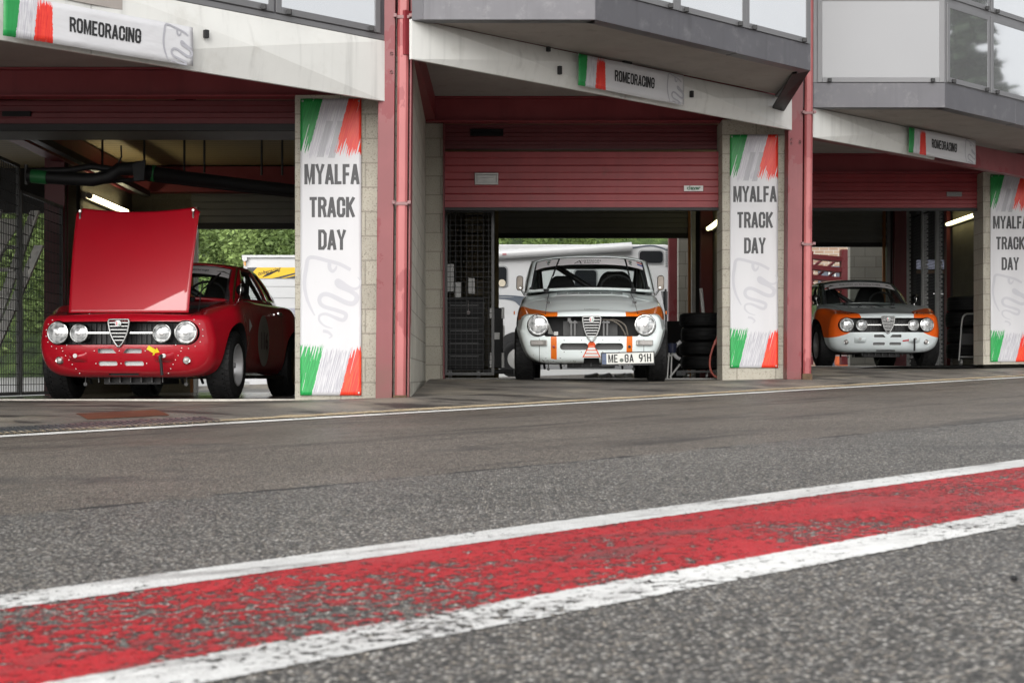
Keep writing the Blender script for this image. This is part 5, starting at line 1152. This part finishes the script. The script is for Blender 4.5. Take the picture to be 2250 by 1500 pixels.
# ---- four door saloon
def saloon(label, loc, rz):
    K = Spec(); K.L = 4.10; K.r = .075; K.zm = .50; K.q = (.60, .80, .915); K.bow = .10; K.bow2 = .30; K.under = .09; K.lip = .25; K.zg = .42; K.zl = .64; K.zmin = .18; K.ax = (.70, 3.2)
    K.keys = curve1([(0, .705, .185, .650, .672), (.30, .745, .18, .715, .775), (.70, .768, .18, .800, .865), (1.05, .765, .18, .862, .925), (1.3, .755, .18, .915, .965), (2.2, .75, .18, .925, .97), (3.2, .765, .19, .915, .96), (3.8, .73, .25, .885, .93), (4.10, .69, .32, .84, .88)])
    t = thing('racing_saloon', label, 'car', loc, rz, None); paint = PAINT['mint']; fy = lambda x, z: front_y(K, x, z)
    body = body_mesh(K).build('body', [paint], None, smooth=40)
    cs = [cutter(lambda m_: m_.plate(rrect(0, .542, .94, .198, .03), -.2, .24), HOLE)]
    for sx in (-1, 1):
        cs.append(cutter(lambda m_: m_.lathe([(-.3, 0), (-.3, .112), (.22, .112), (.22, 0)], 'y', (sx * .525, 0, .554), 40), HOLE))
        cs.append(cutter(lambda m_: m_.plate(rrect(sx * .172, .343, .278, .066, .0325), -.2, .11), MESHD))
        for y in K.ax: cs.append(cutter(lambda m_, y=y: m_.lathe([(sx * .48, 0), (sx * .48, .33), (sx * 1.1, .345), (sx * 1.1, 0)], 'x', (0, y, .33), 40), HOLE))
    cs.append(cutter(lambda m_: m_.plate([(-.085, .1), (.085, .1), (.075, .232), (-.075, .232)], -.2, .3), HOLE))
    cut(body, cs, 34); line_recess(body, K); body.parent = t
    for sx in (-1, 1):
        headlight(t, sx * .525, .554, fy(sx * .525, .554) - .012, .104, sx * .06)
        x, z = sx * .518, .381; y = fy(x, z); mb = MB(); mb.plate(rrect(0, 0, .168, .054, .006), -.025, .02); i_ = mb.build('indicator', DCHROME, t, bevel=.004); i_.location = (x, y, z); i_.rotation_euler.z = sx * .28
        mb = MB(); mb.plate(rrect(sx * .01, 0, .12, .034, .006), -.031, -.0255); mb.build('lens', AMBER, i_)
        mb = MB(); mb.lathe([(.01, .014), (-.008, .014), (-.012, 0)], 'y', (sx * .372, fy(.372, .342), .342), 14); mb.build('tow_eye', M('tow_red', (.25, .03, .03), .4) if sx < 0 else BLACK, t)
        mb = MB(); mb.tube([(sx * .42, fy(.42, .70) + .27, .80), (sx * .43, fy(.43, .7) + .22, .795), (sx * .435, fy(.43, .7) + .19, .785)], .008, 6); mb.box(sx * .43 - .02, sx * .43 + .02, fy(.43, .7) + .20, fy(.43, .7) + .22, .775, .80); mb.build('bonnet_pin', DSTEEL, t)
    heart(t, fy(0, .54) - .006, .634, .396, .178, 7, K, .608)
    # radiator, posts and hoses seen through the open grille
    mb = MB(); mb.box(-.28, .26, .20, .225, .455, .60)
    for i in range(40): mb.box(-.27 + i * .0132, -.27 + i * .0132 + .004, .190, .199, .46, .595)
    mb.build('radiator', DSTEEL, t)
    mb = MB()
    for x in (-.20, -.165, .12, .155): mb.box(x - .008, x + .008, .06, .09, .45, .60)
    mb.box(-.22, -.14, .05, .08, .575, .59); mb.box(.10, .18, .05, .08, .575, .59); mb.box(-.235, -.205, .05, .09, .59, .625); mb.build('post', M('dull_alloy', (.13, .13, .13), .5, .4), t)
    HS = M('grey_hose', (.11, .095, .075), .5); mb = MB()
    for k, dx in enumerate((0, .055)): mb.tube(catmull([(.10 + dx * 1.5, .08, .612), (.20 + dx, .06, .60), (.28 + dx * .9, .05, .55), (.335 + dx * .4, .05, .455)], 6), .0085, 8)
    mb.build('hose', HS, t, smooth=50)
    mb = MB(); mb.add([(-.42, .03, .575), (-.39, .03, .50), (-.36, .03, .46), (-.43, .05, .47)], [(0, 1, 2, 3)]); mb.box(-.37, -.33, .03, .06, .455, .49); mb.build('duct', STEEL, t)
    mb = MB()
    for k in range(6):
        for i in range(12): x = -.345 + k * .1165 + i * .0088; mb.box(x, x + .004, 1.02 + .0 * abs(x), 1.075, K.keys(1.05)[3] - .01, K.keys(1.05)[3] + .006 - .022 * x * x)
    mb.build('cowl_vent', BLACK, t)
    mb = MB(); textmesh(mb, 'Collezione', .040, lambda x, y: (x, fy(0, .68) + .07 + y * 2.0, K.keys(.07 + .06)[3] - .010 + y * .42), .0, shear=.3, xs=.9); mb.build('lettering', DSTEEL, t)
    # dome of rivets, number plate with its holder
    mb = MB()
    for x in (-.27, -.10, .11, .27):
        for z in (.405, .290): mb.lathe([(.005, .005), (-.003, .0045), (-.004, 0)], 'y', (x, fy(x, z), z), 8)
    mb.build('rivets', DSTEEL, t)
    pc = Vector((.355, fy(.355, .23) - .075, .228)); pt = R(-1.6)
    def pf(x, z, e=0): return (pc.x + x * math.cos(pt) + z * math.sin(pt), pc.y - e + .16 * x * x, pc.z - x * math.sin(pt) + z * math.cos(pt))
    def pbox(m_, x0, x1, z0, z1, e0, e1):
        n = 8
        for i in range(n):
            a, b = x0 + (x1 - x0) * i / n, x0 + (x1 - x0) * (i + 1) / n
            m_.hexa([pf(a, z0, e0), pf(b, z0, e0), pf(b, z0, e1), pf(a, z0, e1)], [pf(a, z1, e0), pf(b, z1, e0), pf(b, z1, e1), pf(a, z1, e1)])
    mb = MB(); pbox(mb, -.262, .262, -.072, .062, -.01, .0); pl = mb.build('number_plate', BLACK, t)
    mb = MB(); pbox(mb, -.252, .252, -.052, .052, .001, .003); mb.build('plate_face', M('plate_white', (.62, .62, .58), .4, 0, .08, 8), pl)
    mb = MB(); pbox(mb, -.252, -.210, -.052, .052, .0035, .004); mb.build('country_band', M('plate_blue', (.06, .09, .17), .4), pl)
    mb = MB(); 
    for s_, cx in (('ME', -.146), ('GA', .012), ('91H', .168)): block_text(mb, s_, .080, cx, -.040, lambda a, b, e=0: pf(a, b, .0045 + e), t=.15, gap=.13, xs=.88)
    textmesh(mb, 'D', .03, lambda x, y: pf(x - .231, y - .04, .0045), .01); mb.build('lettering', INK, pl)
    mb = MB(); mb.add([pf(-.062 + .02 * math.cos(2 * PI * i / 16), -.018 + .019 * math.sin(2 * PI * i / 16), .0045) for i in range(16)], [tuple(range(16))]); mb.build('seal', M('plate_seal', (.10, .12, .10), .5), pl)
    mb = MB(); textmesh(mb, 'Austmann Racing Team', .013, lambda x, y: pf(x - .03, y - .067, .0012), .0); mb.build('holder_text', M('holder_ink', (.4, .4, .4), .5), pl)
    K.ws0 = (1.14, .17, .675, .968); K.ws1 = (1.60, .10, .615, 1.352); K.rs0 = (3.20, .10, .66, .975); K.rs1 = (2.85, .08, .60, 1.34); K.drop = .045; K.crown = .04; K.belt = .05; K.trim = .010; K.sv = .715; K.gutter = DCHROME
    K.seat = (.265, .215); K.seatx = .30; K.seaty = 2.2; K.wipers = ((-.46, -.36, .88), (.46, .42, .92))
    def text(s_, tf, h):
        mb = MB(); textmesh(mb, 'A', .105, lambda x, y: tf(x - .125, y + h * .12), -.006, xs=1.25, shear=.25); textmesh(mb, 'USTMANN', .042, lambda x, y: tf(x + .02, y + h * .50), .0, xs=1.05, align='CENTER'); textmesh(mb, 'RACING', .042, lambda x, y: tf(x + .025, y + h * .18), .0, xs=1.05)
        mb.build('lettering', INK, s_)
        for sx in (-1, 1):
            mb = MB(); q = catmull([Vector((sx * .44 + a, h * b, c)) for a, b, c in ((-.018, .86, .006), (.018, .80, .014), (-.012, .66, .012), (.014, .55, .012), (-.012, .42, .010), (.010, .30, .007), (-.002, .20, .003))], 4); mb.ribbon([(p.x, p.y) for p in q], [p.z for p in q], lambda a, b: tf(a, b)); mb.build('snake_sticker', M('snake_green', (.006, .05, .03), .5), s_)
            mb = MB(); mb.ribbon([(sx * .44 - .03, h * .74), (sx * .44 - .02, h * .74)], .012, lambda a, b: tf(a, b)); mb.build('cross_sticker', M('sticker_red', (.5, .02, .03), .5), s_)
        for k, cl in enumerate(((.45, .03, .04), (.03, .06, .35))):
            mb = MB(); mb.ribbon([(.515, h * (.84 - .3 * k)), (.57, h * (.76 - .3 * k))], .022, lambda a, b: tf(a, b)); mb.build('flag_sticker', M('flag_ink', cl, .5), s_)
    K.text = text
    greenhouse(t, K, paint)
    mb = MB(); textmesh(mb, 'sparco', .07, lambda x, y: (.30 + x, 2.155, 1.155 + y), .006); mb.build('seat_lettering', M('grey_stitching', (.10, .10, .10), .8), t)
    for sx in (-1, 1):
        mirror(t, sx * .735, .98, 1.025, 'tall', sx)
        rim = M('grey_steel_rim', (.2, .2, .2), .4, .6); wheel(t, sx * .672, K.ax[0], .292, .205, .175, rim, sx); wheel(t, sx * .66, K.ax[1], .292, .205, .175, rim, sx)
        mb = MB(); mb.lathe([(-.01, .0), (-.012, .016), (.0, .02)], 'x', (sx * .775, .62, .70), 10); mb.build('side_repeater', M('orange_lens', (.6, .15, .02), .3), t)
    underside(t, K)
    return t
saloon('pale blue grey saloon with thin orange stripes and a number plate', (px_x(1300, 15.2), 15.2, .302), -R(2.0))
# ---------------------------------------------------------------- behind the garages
WHITEP = M('white_vehicle_paint', (.50, .505, .51), .3, 0, .05, 2, coat=.3); WINB = M('tinted_window', (.02, .022, .025), .06, .2); GREYP = M('grey_plastic', (.22, .225, .23), .5)
Yt = 30.0; X = lambda px, Y=None: px_x(px, Y or Yt); Z = lambda py, Y=None: py_z(py, Y or Yt)
t = thing('box_truck', 'white race truck with a yellow stripe on its roller shutter behind the red coupe', 'truck', (0, 0, 0)); mb = MB()
x0 = X(535); mb.prism([(x0, Yt), (x0 + 2.5, Yt), (x0 + 2.2, Yt + 8.5), (x0 - .35, Yt + 8.5)], .25, Z(562)); mb.build('body', WHITEP, t, bevel=.02)
mb = MB(); mb.box(x0 + .12, x0 + 2.4, Yt - .03, Yt - .002, .1, Z(573)); d = mb.build('shutter', WHITEP, t)
mb = MB()
for py in (630, 655, 680): mb.box(x0 + .12, x0 + 2.4, Yt - .036, Yt - .031, Z(py), Z(py) + .008)
mb.build('shutter_seam', GREYP, d)
mb = MB(); mb.box(X(544), x0 + 2.4, Yt - .042, Yt - .037, Z(612), Z(588)); sg = mb.build('sign_panel', M('anthracite_panel', (.045, .046, .05), .4), t)
mb = MB(); q = lambda px, py, e=.045: (X(px), Yt - e, Z(py)); mb.add([q(553, 602), q(566, 588), q(1, 1), q(1, 1)][:2] + [q(600, 588), q(680, 588), q(680, 592), q(598, 612), q(563, 612)], [(0, 1, 2, 6), (2, 3, 4, 5), (2, 5, 6)]); mb.add([q(618, 612), q(625, 612), q(680, 598), q(680, 594.5)], [(0, 1, 2, 3)]); mb.build('yellow_stripe', M('yellow_vinyl', (.66, .42, .012), .4), sg)
mb = MB(); textmesh(mb, 'tolteracing', .105, lambda x, y: (X(592) + x * .95, Yt - .048, Z(600) + y + x * .22), .01, shear=.2); mb.ribbon([(X(578), Z(609)), (X(590), Z(603)), (X(612), Z(594))], [.01, .05, .02], lambda a, b: (a, Yt - .048, b)); mb.build('lettering', INK, sg)
mb = MB(); mb.box(X(594), x0 + 2.4, Yt - .044, Yt - .039, .12, Z(677)); ph = mb.build('photo_panel', M('grey_picture', (.30, .30, .35), .4, 0, .3, 1.5), t)
mb = MB(); q = lambda px, py: (X(px), Yt - .047, Z(py)); mb.add([q(594, 695), q(600, 681), q(616, 680), q(622, 692), q(636, 712), q(640, 745), q(594, 745)], [tuple(range(7))]); mb.build('car_picture', M('pale_gold_print', (.42, .38, .28), .4), ph); mb = MB(); mb.add([(a, b - .002, c) for a, b, c in (q(598, 693), q(602, 683), q(614, 682), q(617, 692))], [(0, 1, 2, 3)]); mb.build('window_picture', M('dark_print', (.08, .08, .09), .4), ph)
mb = MB()
for px in (529, 533.5): mb.box(X(px), X(px) + .022, Yt + .3, Yt + .33, Z(580), Z(566))
mb.box(X(538), X(540.5), Yt - .05, Yt - .03, Z(584), Z(571)); mb.build('marker_lamp', M('amber_reflector', (.75, .32, .01), .3), t)
mb = MB(); mb.lathe([(-.05, .0), (-.05, .05), (.0, .05)], 'y', (X(539), Yt - .03, Z(569)), 12); mb.box(x0 - .02, x0 + 2.52, Yt - .05, Yt + .02, Z(566), Z(562) + .01); mb.build('corner_rail', WHITEP, t)
mb = MB(); mb.box(x0 + .1, x0 + 2.3, Yt - .1, Yt, .0, .12); 
for yy in (5.5, 6.6): mb.lathe([(0, 0), (0, .45), (.25, .45), (.25, 0)], 'x', (x0 + .0, Yt + yy, .45), 20)
mb.build('chassis', BLACK, t)

t = thing('motorhome', 'white motorhome with roof awning and grey swooshes behind the pale saloon', 'motorhome', (0, 0, 0)); Yt = 29.5
side = [(-3.25, .55), (X(1118), .55), (X(1420), .55), (X(1475), .6), (X(1492), 1.25), (X(1484), Z(640)), (X(1500), Z(600)), (X(1512), Z(570)), (X(1500), Z(545)), (X(1460), Z(537)), (-3.25, Z(537))]
mb = MB(); mb.plate(side, Yt, Yt + 2.2); mb.build('body', WHITEP, t, bevel=.03)
mb = MB(); mb.tube([(-3.25, Yt - .09, Z(562)), (X(1097), Yt - .09, Z(560)), (X(1387), Yt - .12, Z(543))], .085, 12); mb.box(-3.25, X(1387), Yt - .1, Yt, Z(552), Z(540)); mb.build('awning', WHITEP, t, smooth=40)
mb = MB(); mb.tube([(-3.25, Yt - .1, Z(568)), (X(1097), Yt - .1, Z(566.5)), (X(1380), Yt - .1, Z(552))], .012, 6); mb.build('awning_seam', GREYP, t); mb = MB(); mb.box(X(1104), X(1113), Yt - .19, Yt - .17, Z(562), Z(558)); mb.build('maker_label', M('pink_label', (.35, .15, .16), .5), t)
def vwin(px0, px1, py0, py1, nm='window'):
    mb = MB(); c, h = ((X(px0) + X(px1)) / 2, (Z(py0) + Z(py1)) / 2), ((X(px1) - X(px0)), (Z(py0) - Z(py1))); mb.plate(rrect(c[0], c[1], h[0] + .05, h[1] + .05, .07), Yt - .02, Yt + .01); f = mb.build(nm, GREYP, t); mb = MB(); mb.plate(rrect(c[0], c[1], h[0], h[1], .06), Yt - .03, Yt - .021); mb.build('pane', WINB, f)
    return f
f = vwin(1090, 1113, 587, 628); vwin(1405, 1456, 552, 578); vwin(1263, 1310, 594, 640)
mb = MB(); mb.lathe([(Yt - .035, 0), (Yt - .035, .07)], 'y', (X(1103), 0, Z(622)), 16); mb.build('sticker', M('cream_sticker', (.5, .45, .35), .5), f)
mb = MB()
for i in range(10): mb.box(X(1462), X(1482), Yt - .02, Yt - .002, Z(548 + i * 4.2), Z(548 + i * 4.2) + .018)
mb.build('vent_grille', GREYP, t)
mb = MB(); fl = lambda a, b: (a, Yt - .006, b); Q = lambda *p: [(X(a), Z(b)) for a, b in p]
mb.ribbon(catmull([Vector((a, b, 0)) for a, b in Q((1060, 651), (1110, 650), (1150, 653), (1200, 662))], 5), .03, fl); pts = catmull([Vector((X(a), Z(b), c)) for a, b, c in ((1060, 655, .02), (1120, 656, .05), (1145, 663, .16), (1155, 680, .10), (1148, 720, .02))], 5); mb.ribbon([(p.x, p.y) for p in pts], [p.z for p in pts], fl); mb.ribbon(catmull([Vector((a, b, 0)) for a, b in Q((1390, 545), (1430, 540), (1462, 548), (1484, 562))], 5), .03, fl); mb.build('swoosh', M('slate_vinyl', (.09, .105, .13), .4), t)
mb = MB(); mb.box(-3.25, X(1128), Yt - .02, Yt + .1, .50, Z(757)); mb.box(X(1150), X(1475), Yt - .02, Yt + .1, .50, Z(757)); mb.build('skirt', GREYP, t)
mb = MB(); mb.lathe([(Yt - .04, 0), (Yt - .04, .44), (Yt + .2, .46)], 'y', (X(1138), 0, .78), 24); mb.build('wheel_arch', BLACK, t)
mb = MB(); mb.lathe(tyre_profile(.36, .2, .2), 'y', (X(1138), Yt - .02, .70), 32); wl = mb.build('wheel', RUBBER, t, smooth=40); mb = MB(); mb.lathe([(Yt - .10, .2), (Yt - .11, .1), (Yt - .13, .0)], 'y', (X(1138), 0, .70), 24); mb.build('rim', STEEL, wl)
mb = MB(); mb.add([(X(1452), Yt - .008, Z(640)), (X(1480), Yt - .008, Z(640)), (X(1490), Yt - .008, Z(690)), (X(1462), Yt - .008, Z(690))], [(0, 1, 2, 3)]); mb.build('cab_window', WINB, t)
mb = MB(); mb.tube([(X(1461), Yt - .15, Z(636)), (X(1462), Yt - .15, Z(750))], .02, 6); mb.build('door_seal', BLACK, t)
# red column and block wall of the next wing, seen through the middle box's back door
mb = MB(); a, b = X(1470, 26), X(1488, 26); mb.box(a, b, 26, 26.2, .3, 4); tag(mb.build('red_post', RED), 'weathered red steel post beyond the back of the middle box', 'post')
mb = MB(); mb.box(X(1491, 25), X(1520, 25), 25, 25.2, .3, 4); tag(mb.build('block_wall', BLOCK_R), 'pale block wall beyond the back of the middle box', 'wall')
mb = MB(); mb.box(X(1466, 24.6), X(1500, 24.6), 24.6, 25.0, .33, Z(705, 24.6)); tag(mb.build('black_crate', BLK2, bevel=.01), 'black crate outside behind the tyre stack', 'crate')
# shoes of people standing behind the saloon
SHOE = M('grey_trainer', (.34, .34, .35), .6, 0, .5, 30); SOLE = M('pale_sole', (.5, .5, .48), .6)
for i, (px, d, lb) in enumerate(((1302, 1, 'grey trainer under the pale saloon, leftmost'), (1330, 1, 'grey trainer under the pale saloon, second from left'), (1366, -1, 'pale trainer under the saloon, third from left'), (1376, 1, 'grey trainer under the pale saloon, rightmost'))):
    Ys = 22.2; t = thing('shoe', lb, 'shoe', (X(px, Ys), Ys, FM), R(-25) * d, 'trainers behind the saloon'); mb = MB()
    vs = lambda u, v: ((u - .5) * .22, math.cos(PI * v) * (.045 * math.sin(PI * (.12 + .8 * u)) ** .5), .022 + math.sin(PI * v) * (.030 + .05 * u * u) * (1 - u ** 9))
    mb.grid(vs, 12, 8); mb.build('upper', SHOE, t, smooth=60); mb = MB(); mb.prism([((u / 12 - .5) * .23, s_ * .05 * math.sin(PI * (.12 + .8 * u / 12)) ** .5) for s_, rg in ((1, range(13)), (-1, range(12, -1, -1))) for u in rg], 0, .026); mb.build('sole', SOLE, t)
# red stair, brick house and blue-grey door seen through the right box
Yt = 31.0; t = thing('red_staircase', 'red steel outdoor staircase with open treads behind the orange nosed car', 'staircase', (0, 0, 0))
mb = MB(); mb.box(X(1849), X(1868), Yt, Yt + .2, .6, Z(548)); mb.box(X(1770), X(1787), Yt, Yt + .15, .6, Z(552)); mb.build('post', RED, t)
for k, (pa, pb) in enumerate(((556, 564), (579, 588), (601, 609), (621, 629), (641, 648))):
    mb = MB(); mb.hexa([(X(1760), Yt - .02, Z(pa) - .09), (X(1849), Yt - .02, Z(pb) - .09), (X(1849), Yt + .3, Z(pb) - .09), (X(1760), Yt + .3, Z(pa) - .09)], [(X(1760), Yt - .02, Z(pa)), (X(1849), Yt - .02, Z(pb)), (X(1849), Yt + .3, Z(pb)), (X(1760), Yt + .3, Z(pa))]); mb.build('tread', DARKRED, t)
mb = MB()
for a, b, c, d in ((1782, 596, 1822, 562), (1786, 622, 1850, 566), (1790, 640, 1850, 590), (1815, 650, 1870, 600)): mb.tube([(X(a), Yt + .5, Z(b)), (X(c), Yt + .5, Z(d))], .03, 6)
mb.build('brace', RED, t)
def brick():
    m = bpy.data.materials.new('brown_brick'); g = Gr(m); v, x, y, z = g.co(); n = g.n('ShaderNodeTexBrick'); g.set(n.inputs['Vector'], g.vec(x, z, 0)); n.inputs['Scale'].default_value = 1; n.inputs['Brick Width'].default_value = .22; n.inputs['Row Height'].default_value = .075; n.inputs['Mortar Size'].default_value = .008
    n.inputs['Color1'].default_value = (.24, .15, .10, 1); n.inputs['Color2'].default_value = (.34, .25, .18, 1); n.inputs['Mortar'].default_value = (.4, .37, .33, 1); g.p(col=n.outputs[0], rough=.9); return m
Yt = 36.0; t = thing('brick_house', 'brown brick house with a slate blue gate behind the red staircase', 'house', (0, 0, 0)); mb = MB(); mb.box(X(1700), X(1900), Yt, Yt + 3, .3, 6); mb.build('wall', brick(), t)
mb = MB(); mb.box(X(1797), X(1880), Yt - .08, Yt - .01, .3, Z(585)); g_ = mb.build('gate', M('slate_blue_paint', (.085, .10, .13), .5), t)
mb = MB(); mb.tube([(X(1818), Yt - .1, Z(650)), (X(1820), Yt - .1, Z(598)), (X(1832), Yt - .1, Z(595)), (X(1835), Yt - .1, Z(640))], .02, 6); mb.build('white_outline', SIGNW, g_)
mb = MB(); mb.prism([(X(1815), Yt - 1.2), (X(1870), Yt - 1.2), (X(1870), Yt - .9), (X(1815), Yt - .9)], 0.6, Z(630)); tag(mb.build('orange_barrier', M('orange_plastic', (.6, .12, .03), .5), bevel=.05), 'orange red barrier in front of the slate blue gate', 'barrier')
mb = MB(); mb.box(X(1868, 28.5), X(1945, 28.5), 28.5, 28.7, .5, 5); tag(mb.build('concrete_wall', BLOCK_R), 'pale concrete wall panel behind the orange nosed car', 'wall')
# through the right mesh: door and window band of the next box
Yn = 28.9; t = thing('dark_door', 'dark double door with handles behind the right mesh partition', 'door', (0, 0, 0)); mb = MB(); mb.box(X(1999, Yn), X(2085, Yn), Yn - .06, Yn, .5, Z(602, Yn)); mb.build('leaf', BLK2, t); mb = MB(); mb.box(X(1996, Yn), X(2085, Yn), Yn - .08, Yn, Z(601, Yn), Z(594, Yn)); mb.build('lintel', M('raw_timber', (.22, .13, .07), .7), t)
mb = MB(); mb.tube([(X(2046, Yn), Yn - .12, Z(646, Yn)), (X(2068, Yn), Yn - .12, Z(646, Yn))], .015, 6); mb.box(X(2053, Yn), X(2056, Yn), Yn - .1, Yn - .06, Z(660, Yn), Z(640, Yn)); mb.build('handle', CHROME, t)
mb = MB(); mb.box(X(1996, Yn), X(2085, Yn), Yn - .09, Yn - .05, Z(592, Yn), Z(572, Yn)); tag(mb.build('strip_window', M('milky_blue_glazing', (.14, .15, .20), .1, .5, .4, 3)), 'low bluish strip window above the dark double door', 'window')

# ---------------------------------------------------------------- vegetation
def leaf_mat(name, c0, c1):
    m = bpy.data.materials.new(name); g = Gr(m); v, x, y, z = g.co(); n = g.n('ShaderNodeObjectInfo')
    g.p(col=g.mix((g.noise(v, .30, 5, .6) * .6 + g.noise(v, 1.6, 4, .6) * .4).step(.36, .62), c0, c1), rough=.6, spec=.3); return m
LEAF = leaf_mat('broad_leaves', (.042, .075, .016), (.20, .28, .085)); BARK = M('bark', (.07, .055, .04), .9)  # clumped leaf tones paint in lit tops and shaded gaps
def leaf_cloud(mb, c, rx, rz, n, sz, rnd):
    for _ in range(n):
        d = Vector((rnd.gauss(0, 1), rnd.gauss(0, 1), rnd.gauss(0, 1))).normalized() * (rnd.random() ** .33)
        p = Vector((c[0] + d.x * rx, c[1] + d.y * rx, c[2] + d.z * rz)); a = Vector((rnd.gauss(0, 1), rnd.gauss(0, 1), rnd.gauss(0, .6))).normalized(); b = a.cross(Vector((rnd.gauss(0, 1), rnd.gauss(0, 1), rnd.gauss(0, 1)))).normalized(); s = sz * rnd.uniform(.6, 1.3)
        mb.add([p - a * s, p + b * s * .5, p + a * s, p - b * s * .5], [(0, 1, 2, 3)])
rnd = random.Random(11); mb = MB()
for i in range(54):
    px = rnd.choice((rnd.uniform(-60, 130), rnd.uniform(420, 660), rnd.uniform(420, 660), rnd.uniform(1080, 1340))); Yv = rnd.uniform(58, 78); p = W(px, 0, Yv); zc = rnd.uniform(.0, 11)
    for k in range(6):
        leaf_cloud(mb, (p.x + rnd.uniform(-2, 2), Yv + rnd.uniform(-1.5, 1.5), zc + rnd.uniform(-2, 2)), rnd.uniform(.7, 1.4), rnd.uniform(.5, 1.0), 260, .12, rnd)
tag(mb.build('hillside_wood', LEAF, kind='stuff'), 'green leafy wood on the hillside behind the garages', 'wood')
mb = MB(); mb.grid(lambda u, v: (-90 + 150 * u, 62 + 70 * v, -1 + 34 * v + 1.2 * math.sin(u * 40 + v * 7) * math.sin(v * 22)), 90, 40)
def hill_mat():
    m = bpy.data.materials.new('wooded_slope'); g = Gr(m); v, x, y, z = g.co(); n = g.noise(v, 1.1, 6, .7); g.p(col=g.ramp(n, [(.35, (.015, .03, .008)), (.55, (.06, .11, .02)), (.7, (.15, .22, .06))]), rough=.9); g.bump(n, 1, .8); return m
mb.build('hill', hill_mat(), kind='structure')
NEED = leaf_mat('needles', (.012, .026, .012), (.035, .06, .028))
def spruce(loc, h, label, seed):
    rnd = random.Random(seed); t = thing('spruce_tree', label, 'tree', loc); mb = MB(); mb.tube([(0, 0, 0), (0, 0, h)], [h * .016, .02], 8); mb.build('trunk', BARK, t); mb = MB()
    for i in range(70):
        f = .12 + .88 * (i / 70); z = h * f; L = h * .20 * (1 - f) ** .8 + .2
        for k in range(6):
            a = rnd.uniform(0, 2 * PI)
            for q in range(7):
                r = L * (q + .6) / 7; mb.T = Matrix.Translation((r * math.cos(a), r * math.sin(a), z - .22 * r + rnd.uniform(-.08, .08))); leaf_cloud(mb, (0, 0, 0), .22, .12, 3, .30, rnd)
    mb.T = None; mb.build('crown', NEED, t)
spruce((64, 31, 1), 20, 'tall dark spruce mirrored in the right upper window, nearer the middle', 1); spruce((60, 36, 1), 17, 'shorter dark spruce mirrored in the right upper windows', 2); spruce((67, 40, 1), 22, 'tallest spruce mirrored at the right edge window', 3); spruce((72, 35, 1), 15, 'small spruce mirrored low in the right upper windows', 4)
